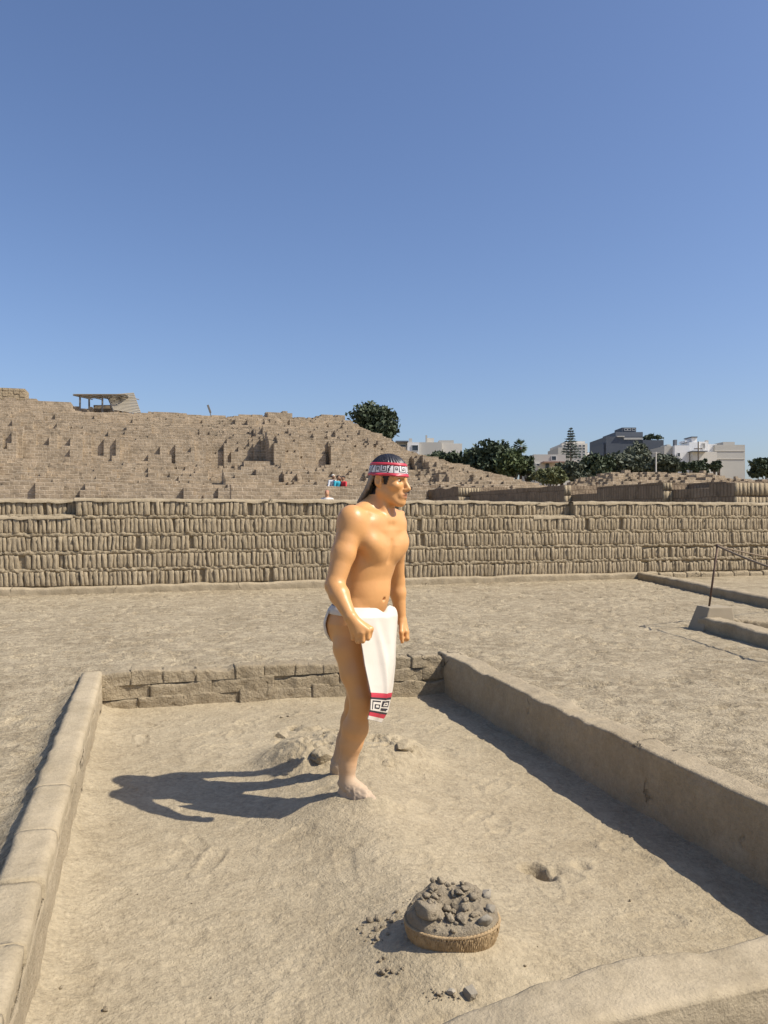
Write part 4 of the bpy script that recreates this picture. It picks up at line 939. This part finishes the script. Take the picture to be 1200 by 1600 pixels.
def nets(f, lo, h):
    """naive surface nets"""
    n = np.array(f.shape); ins = f < 0
    c = np.zeros(n-1, np.int8)
    for i in (0, 1):
        for j in (0, 1):
            for k in (0, 1): c += ins[i:n[0]-1+i, j:n[1]-1+j, k:n[2]-1+k]
    act = (c > 0) & (c < 8); I = np.argwhere(act); idx = np.full(n-1, -1, np.int64); idx[act] = np.arange(len(I))
    acc = np.zeros((len(I), 3)); cnt = np.zeros(len(I))
    cor = [(i, j, k) for i in (0, 1) for j in (0, 1) for k in (0, 1)]
    for a in cor:
        for ax in range(3):
            if a[ax]: continue
            b = list(a); b[ax] = 1
            fa = f[I[:, 0]+a[0], I[:, 1]+a[1], I[:, 2]+a[2]]; fb = f[I[:, 0]+b[0], I[:, 1]+b[1], I[:, 2]+b[2]]
            m = (fa < 0) != (fb < 0); t = np.where(m, fa/np.where(m, fa-fb, 1), 0)
            p = np.array(a, float)[None]+t[:, None]*(np.array(b)-np.array(a))[None]; acc[m] += p[m]; cnt[m] += 1
    V = lo+h*(I+acc/cnt[:, None]); F = []
    for ax in range(3):
        u, v = (ax+1) % 3, (ax+2) % 3
        s0 = [slice(None)]*3; s1 = [slice(None)]*3; s0[ax] = slice(0, n[ax]-1); s1[ax] = slice(1, n[ax])
        E = np.argwhere(ins[tuple(s0)] != ins[tuple(s1)])
        E = E[(E[:, u] > 0) & (E[:, v] > 0) & (E[:, u] < n[u]-1) & (E[:, v] < n[v]-1)]
        q = []
        for (du, dv) in ((1, 1), (0, 1), (0, 0), (1, 0)):
            e = E.copy(); e[:, u] -= du; e[:, v] -= dv; q.append(idx[e[:, 0], e[:, 1], e[:, 2]])
        q = np.stack(q, 1); flip = ~ins[E[:, 0], E[:, 1], E[:, 2]]; q[flip] = q[flip][:, ::-1]; F.append(q)
    return V, np.concatenate(F)

# ------------------------------------------------------------------ the statue
D0 = 3.8; X0 = (560-600)/FOC*D0
sroot = empty('statue', cam2w(X0, D0, .0), -YAW, 'glossy painted statue of a bare-chested man in white loincloth leaning forward', 'statue')
def J(px, py, d): return np.array([(px-600)/FOC*d-X0, d-D0, HC+(HZ-py)/FOC*d])
S = Solid()
ya = math.radians(36); fw_, lf_ = np.array([math.cos(ya), -math.sin(ya)]), np.array([math.sin(ya), math.cos(ya)])
TF = np.array([[fw_[0], fw_[1], 0], [lf_[0], lf_[1], 0], [0, 0, 1]])          # torso frame: forward, left, up
def tz(py): return HC+(HZ-py)/FOC*D0
def tx(px): return (px-600)/FOC*D0-X0
S.loft([(tz(998), tx(556), .01, .125, .095), (tz(972), tx(557), .01, .158, .118), (tz(950), tx(561), .01, .152, .116), (tz(930), tx(567), .01, .143, .104), (tz(905), tx(572), .01, .148, .104), (tz(880), tx(577), .01, .16, .112), (tz(852), tx(584), .01, .16, .114), (tz(828), tx(588), .01, .15, .098), (tz(812), tx(590), .01, .125, .076), (tz(802), tx(590), .01, .09, .06)], fw_, lf_, .03, 'torso')
def TP(px, py, a, b, c=0): """torso point: offset forward a, left b from the axis"""; return np.array([tx(px)+fw_[0]*a+lf_[0]*b, .01+fw_[1]*a+lf_[1]*b, tz(py)+c])
for sg in (-1, 1):
    S.ell(TP(585, 858, .070, sg*.073), (.044, .076, .060), TF, .030, 'torso')            # chest
    S.ell(TP(586, 846, .06, sg*.115), (.05, .06, .05), TF, .03, 'torso')
    S.ell(TP(580, 870, -.07, sg*.085), (.05, .08, .12), TF, .03, 'torso')              # back
    S.ell(TP(558, 975, -.058, sg*.070), (.058, .072, .09), TF, .03, 'torso')           # buttocks
    S.cone(TP(589, 811, .075, sg*.02), TP(590, 801, .045, sg*.15), .008, .008, .04, 'torso')   # collar bone
    S.ell(TP(588, 819, .03, sg*.10), (.058, .08, .045), TF, .05, 'torso')
    S.cone(TP(586, 809, -.02, sg*.14), TP(594, 788, -.03, sg*.03), .05, .042, .05, 'torso')     # shoulder slope
S.ell(TP(570, 925, .05, 0), (.062, .105, .10), TF, .03, 'torso')                     # belly
nav = TP(570, 935, .1145, .012); S.ell(nav, (.02, .011, .009), TF, .008, 'torso', '-')
S.cone(TP(584, 846, .122, 0), TP(580, 876, .118, 0), .004, .004, .026, 'torso', '-')   # breast bone furrow
# neck and head
hy = math.radians(28); HFW, HLF = np.array([math.cos(hy), -math.sin(hy), 0]), np.array([math.sin(hy), math.cos(hy), 0]); tilt = math.radians(-3)
HU = np.array([0, 0, 1.0]); hf = HFW*math.cos(tilt)+HU*math.sin(tilt); hu = -HFW*math.sin(tilt)+HU*math.cos(tilt)
HF = np.stack([hf, HLF, hu]); HCen = J(607, 750, 3.80)
def HP(a, b, c): return HCen+hf*a+HLF*b+hu*c
S.cone(HP(-.022, 0, -.05), TP(590, 812, -.005, 0), .056, .066, .03, 'neck')
for sg in (-1, 1): S.cone(HP(-.012, sg*.055, -.05), TP(590, 813, .068, sg*.02), .016, .013, .022, 'neck')
S.ell(HP(-.004, 0, .035), (.094, .077, .088), HF, .02, 'head')
S.ell(HP(.026, 0, -.03), (.067, .064, .09), HF, .025, 'head')
for sg in (-1, 1):
    S.cone(HP(-.004, sg*.053, -.055), HP(.062, sg*.02, -.105), .024, .022, .022, 'head')
    S.ell(HP(.06, sg*.042, -.028), (.026, .024, .02), HF, .018, 'head')
    S.cone(HP(.084, sg*.012, .016), HP(.066, sg*.056, .014), .011, .010, .014, 'head')
    S.ell(HP(.092, sg*.033, -.004), (.012, .019, .0105), HF, .010, 'head', '-')
    S.ell(HP(.099, sg*.0125, -.047), (.010, .0075, .008), HF, .006, 'head')
    # ear
    e = HP(-.012, sg*.079, -.004); EF = np.stack([HF[0]*.95+HF[2]*-.2*1+0*HF[1], HF[1]*.9-sg*0, HF[2]])
    S.ell(e+HLF*sg*.005, (.021, .010, .034), HF, .006, 'head'); S.ell(e+HLF*sg*.014+hf*.003+hu*.003, (.012, .008, .019), HF, .003, 'head', '-')
    S.ell(HP(-.004, sg*.076, -.03), (.009, .008, .011), HF, .008, 'head')
S.ell(HP(.076, 0, -.109), (.020, .024, .019), HF, .018, 'head')
S.cone(HP(.086, 0, .006), HP(.113, 0, -.040), .009, .012, .012, 'head')
S.ell(HP(.083, 0, -.074), (.018, .032, .024), HF, .016, 'head')
S.cone(HP(.089, -.021, -.0715), HP(.0985, -.004, -.068), .0055, .0068, .005, 'lip'); S.cone(HP(.089, .021, -.0715), HP(.0985, .004, -.068), .0055, .0068, .005, 'lip')
S.cone(HP(.090, -.017, -.081), HP(.0965, 0, -.083), .006, .0078, .005, 'lip'); S.cone(HP(.090, .017, -.081), HP(.0965, 0, -.083), .006, .0078, .005, 'lip')
S.cone(HP(.096, -.024, -.0755), HP(.106, 0, -.0755), .0018, .0018, .003, 'head', '-'); S.cone(HP(.096, .024, -.0755), HP(.106, 0, -.0755), .0018, .0018, .003, 'head', '-')
# arms
def arm(sh, el, wr, kn, rs, tg):
    sh, el, wr = map(np.array, (sh, el, wr))
    S.ell(sh+np.array([0, 0, .002]), (rs[0], rs[0], rs[0]*1.15), None, .03, tg)
    m = sh*.5+el*.5; S.cone(sh, m, rs[0]*.92, rs[1], .03, tg); S.cone(m, el, rs[1], rs[2], .02, tg)
    f1 = el*.7+wr*.3; S.cone(el, f1, rs[2], rs[3], .02, tg); S.cone(f1, wr, rs[3], rs[4], .02, tg)
RS, RE, RW = J(550, 815, 3.655), J(523, 915, 3.57), J(547, 963, 3.47)
arm(RS, RE, RW, None, (.067, .056, .043, .045, .029), 'armR')
LS, LE, LW = J(615, 819, 3.95), J(619.5, 908, 4.07), J(626.5, 967, 4.07)
arm(LS, LE, LW, None, (.060, .050, .042, .041, .027), 'armL')
for sg, s_ in ((-1, RS), (1, LS)): S.cone(s_+np.array([0, 0, -.02]), TP(584, 852, .075, sg*.10), .045, .035, .04, 'torso')
# right fist: back of the hand to the camera, knuckles down
kn = [J(551, 987, 3.465), J(558, 989.5, 3.45), J(566, 989, 3.445), J(574, 985, 3.45)]     # little to index finger
for i, k_ in enumerate(kn):
    S.cone(RW+(k_-RW)*.12, k_, .021, .0135, .016, 'hand')
    w = (.0105, .0115, .012, .0115)[i]; p1 = k_+np.array([.002, .004, -.036+(.006 if i == 0 else 0)]); p2 = p1+np.array([.0, .030, .004]); p3 = p2+np.array([0, -.002, .026])
    S.cone(k_, p1, w+.001, w, .005, 'hand'); S.cone(p1, p2, w, w*.92, .004, 'hand'); S.cone(p2, p3, w*.92, w*.8, .004, 'hand')
th0 = RW+(kn[3]-RW)*.3; S.cone(th0+np.array([.004, .012, 0]), kn[3]+np.array([.016, .016, .004]), .016, .0125, .012, 'hand'); S.cone(kn[3]+np.array([.016, .016, .004]), kn[3]+np.array([.010, .022, -.030]), .0125, .0105, .006, 'hand')
# left fist: thumb side and first finger seen
kl = [J(634.5, 990, 4.105), J(635.5, 989, 4.085), J(635.5, 988, 4.065), J(634, 987, 4.04)]
for i, k_ in enumerate(kl):
    S.cone(LW+(k_-LW)*.12, k_, .020, .0135, .014, 'hand')
    w = (.0100, .0110, .0115, .0115)[i]; p1 = k_+np.array([.003, -.002, -.032]); p2 = p1+np.array([-.026, 0, -.002]); p3 = p2+np.array([-.001, 0, .022])
    S.cone(k_, p1, w+.001, w, .005, 'hand'); S.cone(p1, p2, w, w*.92, .004, 'hand'); S.cone(p2, p3, w*.92, w*.8, .004, 'hand')
S.cone(LW+np.array([.002, -.012, -.01]), J(627, 988, 4.02), .017, .013, .01, 'hand'); S.cone(J(627, 988, 4.02), J(628.5, 1003, 4.02), .0125, .0095, .006, 'hand')
# legs
def leg(pts, tg):
    for (a, ra), (b, rb) in zip(pts[:-1], pts[1:]): S.cone(a, b, ra, rb, .022, tg)
leg([(J(550, 972, 3.735), .082), (J(545, 1012, 3.715), .073), (J(553, 1052, 3.69), .0635), (J(563, 1088, 3.67), .052), (J(563, 1106, 3.67), .046)], 'legR')
leg([(J(563, 1104, 3.67), .045), (J(555, 1138, 3.69), .060), (J(549, 1160, 3.70), .053), (J(543, 1195, 3.71), .039), (J(542, 1222, 3.71), .040)], 'legR')
S.ell(J(568, 1092, 3.655), (.03, .03, .04), None, .02, 'legR')
S.cone(J(539, 1244, 3.715), J(560, 1246, 3.68), .042, .040, .03, 'legR'); S.cone(J(553, 1234, 3.69), J(580, 1254, 3.63), .045, .036, .03, 'legR')
leg([(J(563, 968, 3.89), .080), (J(566, 1020, 3.93), .072), (J(560, 1075, 3.98), .058), (J(555, 1100, 4.00), .050), (J(549, 1126, 4.03), .052), (J(541, 1158, 4.05), .048), (J(527, 1196, 4.08), .035), (J(526, 1216, 4.09), .037)], 'legL')
S.cone(J(529, 1214, 4.09), J(548, 1222, 4.03), .034, .022, .02, 'legL')
bv, bf = S.mesh(.0042)
# paint of the statue
def headco(P): q = P-HCen; return q@hf, q@HLF, q@hu
SKIN = np.array([.64, .325, .12]); colr = np.tile(SKIN, (len(bv), 1)); a_, b_, c_ = headco(bv)
blend = lambda m, c, : colr*(1-m[:, None])+np.array(c)[None]*m[:, None]
inface = (a_ > .02) & (c_ > -.15)
lipm = np.clip(np.exp(-((c_+.0755)/.0125)**4)*np.exp(-(b_/.023)**4)*(a_ > .083)*inface, 0, 1); colr = blend(lipm*.8, (.40, .16, .085))
lipl = np.exp(-((c_+.0755)/.0024)**2)*np.exp(-(b_/.025)**6)*(a_ > .082)*inface; colr = blend(lipl*.9, (.10, .03, .02))
for sg in (-1, 1):
    bb = b_*sg; bl = .019+.010*np.clip((bb-.012)/.03, 0, 1)-.012*np.clip((bb-.04)/.02, 0, 1)
    br_ = np.exp(-((c_-bl)/.0042)**4)*((bb > .012) & (bb < .058) & (a_ > .03)); colr = blend(np.clip(br_, 0, 1)*.95, (.02, .013, .01))
    ln = np.exp(-((c_-.0065)/.0022)**2)*((bb > .016) & (bb < .052) & (a_ > .05)); colr = blend(ln*.85, (.05, .03, .02))
    no = np.exp(-((((a_-.1)/.006)**2+((bb-.0085)/.005)**2+((c_+.056)/.0035)**2))**2); colr = blend(no*.9, (.08, .03, .02))
    sb_ = ((np.abs(b_) > .045) & (a_ > .008) & (a_ < .042-.35*np.clip(.02-c_, 0, .1)) & (c_ > -.024) & (c_ < .05) & (b_*sg > 0)).astype(float); colr = blend(sb_, (.012, .010, .011))
hb = ((a_ < -.03+.1*np.clip(c_, -.1, .1)) & (c_ > -.075) & (np.linalg.norm(bv-HCen, axis=1) < .135)).astype(float); colr = blend(hb, (.014, .012, .012))
nip = [TP(583, 872, .125, -.105), TP(583, 872, .125, .095)]
for p in nip[:0]: colr = blend(np.exp(-(np.linalg.norm(bv-p, axis=1)/.011)**4)*.5, (.38, .17, .08))
nv_d = np.linalg.norm(bv-nav, axis=1); colr = blend(np.exp(-(nv_d/.011)**4)*.6, (.25, .11, .05))
dust = sstep(.46, .22, bv[:, 2]+.05*fbm3(bv[:, 0]*9, bv[:, 1]*9, bv[:, 2]*6, 3))*.55+.45*sstep(.27, .15, bv[:, 2]+.05*fbm3(bv[:, 0]*14, bv[:, 1]*14, bv[:, 2]*14, 4))
colr = blend(np.clip(dust, 0, 1), (.44, .335, .23))
# caked mud on the feet
kick = sstep(.20, .14, bv[:, 2])[:, None]*fbm3(bv[:, 0]*30, bv[:, 1]*30, bv[:, 2]*30, 6, 3)[:, None]*.024
ctr = np.where((bv[:, 1] > .1)[:, None], J(532, 1220, 4.07), J(552, 1238, 3.68)); dirn = bv-ctr; dirn /= np.linalg.norm(dirn, axis=1)[:, None]+1e-6
bv = bv+dirn*kick
m, nt, b = new_mat('statue_paint'); L = nt.links
at = nd(nt, 'ShaderNodeVertexColor', layer_name='Col'); tc = nd(nt, 'ShaderNodeTexCoord')
n = nd(nt, 'ShaderNodeTexNoise'); n.inputs['Scale'].default_value = 9; n.inputs['Detail'].default_value = 5; L.new(tc.outputs['Object'], n.inputs['Vector'])
r = nd(nt, 'ShaderNodeMapRange'); r.inputs[1].default_value = .3; r.inputs[2].default_value = .7; r.inputs[3].default_value = .93; r.inputs[4].default_value = 1.04; L.new(n.outputs['Fac'], r.inputs[0])
mx = nd(nt, 'ShaderNodeMix', data_type='RGBA', blend_type='MULTIPLY'); mx.inputs['Factor'].default_value = 1; L.new(at.outputs['Color'], mx.inputs['A']); L.new(r.outputs[0], mx.inputs['B'])
L.new(mx.outputs['Result'], b.inputs['Base Color'])
sp = nd(nt, 'ShaderNodeSeparateXYZ'); L.new(tc.outputs['Object'], sp.inputs[0])
r2 = nd(nt, 'ShaderNodeMapRange'); r2.inputs[1].default_value = .2; r2.inputs[2].default_value = .5; r2.inputs[3].default_value = .95; r2.inputs[4].default_value = .40; L.new(sp.outputs[2], r2.inputs[0]); L.new(r2.outputs[0], b.inputs['Roughness'])
b.inputs['Specular IOR Level'].default_value = .42
n3 = nd(nt, 'ShaderNodeTexNoise'); n3.inputs['Scale'].default_value = 60; L.new(tc.outputs['Object'], n3.inputs['Vector'])
bp = nd(nt, 'ShaderNodeBump'); bp.inputs['Distance'].default_value = .0006; L.new(n3.outputs['Fac'], bp.inputs['Height']); L.new(bp.outputs[0], b.inputs['Normal'])
mk('body', bv, bf, m, sroot, smooth=True, cols=colr)
# eyes
M['eye'] = painted('painted_eye', .8, 0, spec=.08)
for sg in (-1, 1):
    bm = bmesh.new(); bmesh.ops.create_uvsphere(bm, u_segments=24, v_segments=16, radius=1)
    P = np.array([v.co[:] for v in bm.verts]); me = bpy.data.meshes.new('eye'); 
    ec = HP(.0735, sg*.032, -.0025); Q = ec+(P*np.array([.0118, .0150, .0078]))@HF
    for v, q in zip(bm.verts, Q): v.co = q
    bm.to_mesh(me); bm.free(); me.materials.append(M['eye']); me.polygons.foreach_set('use_smooth', np.ones(len(me.polygons), bool))
    ca = me.color_attributes.new('Col', 'FLOAT_COLOR', 'POINT'); ir = (np.hypot(P[:, 1]*1.3, P[:, 2]*.85) < .66) & (P[:, 0] > 0)
    cc = np.where(ir[:, None], np.array([[.03, .018, .012]]), np.array([[.55, .47, .38]])); ca.data.foreach_set('color', np.concatenate([cc, np.ones((len(cc), 1))], 1).astype(np.float32).ravel())
    o = bpy.data.objects.new('eye', me); COL.objects.link(o); o.parent = sroot
# hair: cap above the band and the long fall behind
Hs = Solid(); Hs.ell(HP(-.004, 0, .037), (.0985, .081, .0925), HF, .01, 'hair'); hv, hfc = Hs.mesh(.004)
ha, hb_, hc = headco(hv); keep = (hc > .045)
ang = np.arctan2(hb_, ha+.02); groove = .0022*np.sin(ang*38+6*fbm(ang*2, hc*20, 5))*sstep(.05, .08, hc); nrm = hv-HP(-.012, 0, .03); nrm /= np.linalg.norm(nrm, axis=1)[:, None]; hv = hv+nrm*groove[:, None]
hfc = hfc[keep[hfc].all(1)]
M['hair'] = flat('black_painted_hair', (.022, .022, .027), .38, .4, 60, 0, .5)
mk('hair', hv, hfc, M['hair'], sroot, smooth=True)
Ht = Solid(); rr_ = np.random.default_rng(4)
for i in range(15):
    t = i/14; b0 = -.062+.115*t
    p0 = HP(-.085+.03*abs(2*t-1)**2, b0, .02); p1 = HP(-.105+.02*abs(2*t-1), b0*.95, -.045); 
    p2 = HP(-.132+.012*rr_.normal()*.4, b0*.9, -.115+.006*rr_.normal()); Ht.cone(p0, p1, .012, .011, .006, 't'); Ht.cone(p1, p2, .0105, .007, .006, 't')
tv, tf = Ht.mesh(.0035)
M['oldhair'] = earth('dusty_hair', (.17, .145, .12), (.34, .29, .24), 40, rough=.7, b1=(120, .001), b2=(300, .0005), stretch=(3, 3, .4), f=1.15)
mk('hair_fall', tv, tf, M['oldhair'], sroot, smooth=True)
# head band with a stepped fret
FRET = [".#######..######...##.",
        ".#.....#..#....#..##..",
        ".#.###.#..#.##.#..##..",
        ".#.#.#.#..#..#.#.##...",
        ".#.###.#..####.#.##...",
        ".#.....#.......###....",
        ".#.....#########.#....",
        ".#..............##...."]
FRET = [q.replace('###....', '#.##...') if i == 5 else q for i, q in enumerate(FRET)]
FW_ = max(map(len, FRET)); FRET = [q.ljust(FW_, '.') for q in FRET]
FA = np.array([[ch == '#' for ch in q] for q in FRET])
NA, NB = 768, 44
ang = np.linspace(0, 2*np.pi, NA+1); tt = np.linspace(0, 1, NB+1)
AA, TT = np.meshgrid(ang, tt, indexing='ij')
c0 = HP(0, 0, 0); dirs = np.cos(AA)[..., None]*hf+np.sin(AA)[..., None]*HLF
cen = c0+hu*(.0175+.066*TT+.0*np.cos(AA))[..., None]
rad = np.full(AA.shape, .15)
for _ in range(40): rad = rad-np.minimum(Hs.at(cen+dirs*rad[..., None], None), S.at(cen+dirs*rad[..., None], ('head',)))*.9
roll = .0042*np.exp(-((TT-.11)/.11)**2)+.0042*np.exp(-((TT-.90)/.10)**2)
rad = np.maximum(rad, .070)+.0025+roll
# bridge dents so that the band is a taut ring
for _ in range(60): rad = np.maximum(rad, (np.roll(rad[:-1], 3, 0)[:, :].repeat(1, 0).tolist() and np.concatenate([(np.roll(rad[:-1], 3, 0)+np.roll(rad[:-1], -3, 0))/2, ((np.roll(rad[:-1], 3, 0)+np.roll(rad[:-1], -3, 0))/2)[:1]])))
pos = cen+dirs*rad[..., None]
Fb = grid_faces(NA+1, NB+1); am = AA.ravel()[Fb].mean(1); tm = TT.ravel()[Fb].mean(1)
RED, WHT, BLK = (.50, .035, .055), (.74, .70, .66), (.03, .025, .03)
fc = np.tile(np.array(WHT), (len(Fb), 1)); fc[(tm < .235) | (tm > .79)] = RED
pz = (tm >= .235) & (tm <= .79); row = np.clip(((.79-tm)/(.79-.235)*len(FRET)).astype(int), 0, len(FRET)-1)
colx = (((am+2*np.pi-.25)/(2*np.pi)*5.5*FW_).astype(int)) % FW_
fc[pz & FA[row, colx]] = BLK; fc[((tm > .225) & (tm < .25)) | ((tm > .775) & (tm < .80))] = BLK
M['print'] = painted('printed_band', .45, .15, None, .06)
mk('headband', pos.reshape(-1, 3), Fb, M['print'], sroot, smooth=True, cols=fc)
# loincloth: waist strap, rear flap, front apron
M['cloth'] = painted('painted_cloth', .55, .1, (160, .0004), .05)
CL = np.array([.61, .55, .455])
def wrap(zf, a0, a1, n, m_, off, tags=('torso', 'legR', 'legL')):
    """surface wound round the hips: zf(angle, t) gives the height"""
    an = np.linspace(a0, a1, n); t = np.linspace(0, 1, m_); A2, T2 = np.meshgrid(an, t, indexing='ij'); Z2 = zf(A2, T2)
    cx = np.interp(Z2, [tz(998), tz(972), tz(950), tz(930)], [tx(556), tx(557), tx(561), tx(567)])
    C2 = np.stack([cx, 0*cx+.01, Z2], -1); D2 = np.cos(A2)[..., None]*TF[0]+np.sin(A2)[..., None]*TF[1]; R2 = np.full(A2.shape, .34)
    for _ in range(40): R2 = np.maximum(R2-S.at(C2+D2*R2[..., None], tags)*.8, .02)
    return C2+D2*(R2+off(A2, T2))[..., None]
def sheet(name, P, mat, parent, col=None, th=.004, cols=None):
    n, m_ = P.shape[:2]; F = grid_faces(n, m_)
    o = mk(name, P.reshape(-1, 3), F, mat, parent, smooth=True, cols=np.tile(col, (n*m_, 1)) if cols is None else cols)
    md = o.modifiers.new('thick', 'SOLIDIFY'); md.thickness = th; md.offset = 0; return o
lc = empty('loincloth', (0, 0, 0)); lc.parent = sroot
strap = wrap(lambda A2, T2: tz(950.5)+.040*(T2-.5)-.004*np.cos(A2), 1.15, 2*math.pi-.55, 120, 9, lambda A2, T2: .004+.004*np.sin(T2*np.pi))
sheet('waist_strap', strap, M['cloth'], lc, CL)
def flapz(A2, T2): return tz(952)-.0-(.175)*T2
def flapang(t): return t
an0 = math.pi
FL = wrap(lambda A2, T2: tz(951)-.205*T2, math.pi-.75, math.pi+1.16, 56, 26, lambda A2, T2: .008+.003*np.sin(A2*9+T2*3), ('torso',))
# taper of the flap towards the crotch
tw = np.linspace(0, 1, 26); 
cenl = FL[25:26]; FL = cenl+(FL-cenl)*(1-.32*tw**4)[None, :, None]*np.array([1, 1, 1])
sheet('rear_flap', FL, M['cloth'], lc, CL)
# apron: left and right hems followed down from the waist
lp = np.array([(0, 543, 950, 3.60), (.1, 552, 966, 3.575), (.3, 563, 1005, 3.555), (.5, 569, 1038, 3.54), (.7, 577, 1070, 3.525), (.77, 580.5, 1086, 3.52), (.9, 579.5, 1108, 3.51), (1, 575, 1124, 3.50)])
rp = np.array([(0, 619.5, 949, 3.79), (.1, 621, 962, 3.775), (.3, 619.5, 1005, 3.76), (.5, 618.5, 1038, 3.73), (.7, 614, 1072, 3.69), (.77, 611.5, 1085, 3.675), (.9, 605, 1112, 3.645), (1, 595, 1129, 3.62)])
NS, NT = 96, 220
s_ = np.linspace(0, 1, NS); t_ = np.linspace(0, 1, NT); SS, TT = np.meshgrid(s_, t_, indexing='ij')
Lp = np.stack([J(*[np.interp(t, lp[:, 0], lp[:, j]) for j in (1, 2, 3)]) for t in t_]); Rp = np.stack([J(*[np.interp(t, rp[:, 0], rp[:, j]) for j in (1, 2, 3)]) for t in t_])
AP = Lp[None]*(1-SS)[..., None]+Rp[None]*SS[..., None]
fw3 = TF[0]
bulge = .05*np.sin(np.pi*SS)*(1-.9*TT)+.012*np.sin(np.pi*SS**1.6)*sstep(.1, .5, TT)*sstep(1, .6, TT)
fold = .010*np.exp(-((SS-.30-.25*TT)/.07)**2)*sstep(.05, .3, TT)*sstep(1, .7, TT)-.012*np.exp(-((SS-.48-.18*TT)/.08)**2)*sstep(.1, .35, TT)*(1-TT)+.007*np.sin(SS*9+TT*5)*sstep(.0, .3, TT)*(1-.7*TT)
AP = AP+fw3*(bulge+fold)[..., None]
dip = np.exp(-((SS-.60)/.09)**2)*np.exp(-TT/.05)*.022-.010*np.exp(-((SS-.80)/.12)**2)*np.exp(-TT/.06)
AP[..., 2] -= dip
AP = AP+fw3*(-.016*np.exp(-TT/.025))[..., None]
for _ in range(6):
    dd = S.at(AP, ('torso', 'legR', 'legL')); AP = AP+fw3*np.clip(.006-dd, 0, .03)[..., None]
Fa = grid_faces(NS, NT); sm = SS.ravel()[Fa].mean(1); tm = TT.ravel()[Fa].mean(1)
ca = np.tile(CL*1.03, (len(Fa), 1))
b0, b1 = .755, .965
q = (tm-b0)/(b1-b0); inb = (q > 0) & (q < 1)
ca[inb & ((q < .17) | (q > .82))] = RED
ca[inb & (((q > .17) & (q < .26)) | ((q > .73) & (q < .82)))] = BLK
APF = ["................",
       ".######.#######.",
       ".#......#.....#.",
       ".#......#.###.#.",
       ".#.####.#.....#.",
       ".#.#..#.#######.",
       ".#.#..#.........",
       ".#.####.#######.",
       ".#......######..",
       "................"]
APA = np.array([[ch == '#' for ch in g] for g in APF])
mid_ = (q >= .26) & (q <= .73); ri = np.clip(((q-.26)/.47*10).astype(int), 0, 9); ci = np.clip((np.where(sm < .4, sm/.4*.5, .5+(sm-.4)/.6*.5)*16).astype(int), 0, 15)
ca[mid_] = CL*1.08; ca[mid_ & APA[ri, ci]] = BLK
M['apron'] = painted('printed_cloth', .6, .05, (140, .0005), .05)
sheet('apron', AP, M['apron'], lc, cols=ca)

# ------------------------------------------------------------------ visitors on the lower terrace
def person(label, px, py_top, d, zf, shirt, trousers, skin=(.30, .17, .10), hair=(.02, .015, .012), lean=0.0, armup=False, rz=0.0, hat=None):
    top_z = HC+(HZ-py_top)*d/FOC; Hh = 1.68; p = W(px, 760, d)
    root = empty('person', (p.x, p.y, top_z-Hh), -YAW+rz, label, 'person', 'visitors')
    q = Solid(); l = lean
    for s in (-1, 1):
        q.cone((s*.09, 0, .86), (s*.10, .02, .47), .085, .06, .03); q.cone((s*.10, .02, .47), (s*.11, 0, .09), .058, .04, .03); q.cone((s*.11, 0, .05), (s*.12, -.16, .035), .045, .033, .03)
        sh = np.array((s*.18, -l, 1.36)); el = np.array((s*.25, -l-.05, 1.10)); wr = np.array((s*.2, -l-.22, 1.0))
        if armup and s > 0: el = np.array((.30, -l-.12, 1.30)); wr = np.array((.2, -l-.2, 1.5))
        q.cone(sh, el, .055, .045, .03); q.cone(el, wr, .043, .03, .02); q.ell(wr+(wr-el)*.3, (.04, .03, .05), None, .02)
    q.cone((0, 0, .9), (0, -l*.5, 1.12), .14, .13, .05); q.cone((0, -l*.5, 1.1), (0, -l, 1.32), .135, .14, .05); q.cone((-.1, -l, 1.35), (.1, -l, 1.35), .075, .075, .04)
    q.cone((0, -l, 1.38), (0, -l-.02, 1.5), .05, .05, .03); q.ell((0, -l-.03, 1.565), (.075, .095, .112), None, .02); q.ell((0, -l-.125, 1.55), (.012, .02, .018), None, .01)
    v, f = q.mesh(.02); c = np.tile(np.array(skin), (len(v), 1)); z = v[:, 2]
    armm = np.abs(v[:, 0]) > .16; c[(z < .92) & ~(armm & (v[:, 1] < -l-.12))] = trousers; c[z < .08] = (.05, .04, .04)
    c[(z >= .92) & (z < 1.42) & (v[:, 1] > -l-.15)] = shirt
    mk('body', v, f, painted('clothing', .8, 0), root, smooth=True, cols=c)
    h = Solid(); h.ell((0, -l-.01, 1.60), (.085, .10, .09), None, .01)
    hv, hf2 = h.mesh(.02); keep = (hv[:, 2] > 1.60) | (hv[:, 1] > -l+.0); hf2 = hf2[keep[hf2].all(1)]
    mk('hair' if not hat else 'hat', hv, hf2, flat('hair_colour', hat or hair, .7), root, smooth=True)
person('visitor in a pale cap and white top leaning on the lower terrace', 519, 741.5, 36.2, 0, (.70, .70, .70), (.1, .1, .14), lean=.12, hat=(.6, .58, .5), rz=.4)
person('visitor in a bright turquoise top on the lower terrace', 525.5, 743.0, 36.0, 0, (.03, .33, .43), (.08, .09, .14), lean=.1, rz=.8, armup=True)
person('visitor in a light grey top between the turquoise and red ones', 532, 744.0, 36.2, 0, (.55, .57, .60), (.1, .1, .12), rz=-.3)
person('visitor in a bright red top on the lower terrace', 539, 743.5, 36.0, 0, (.55, .03, .04), (.06, .06, .09), lean=.08, rz=-.9)
person('bare-headed figure in white peeping over the brick wall', 511, 766, 27, 0, (.65, .6, .55), (.3, .25, .2), skin=(.5, .27, .15), hat=(.45, .2, .13))
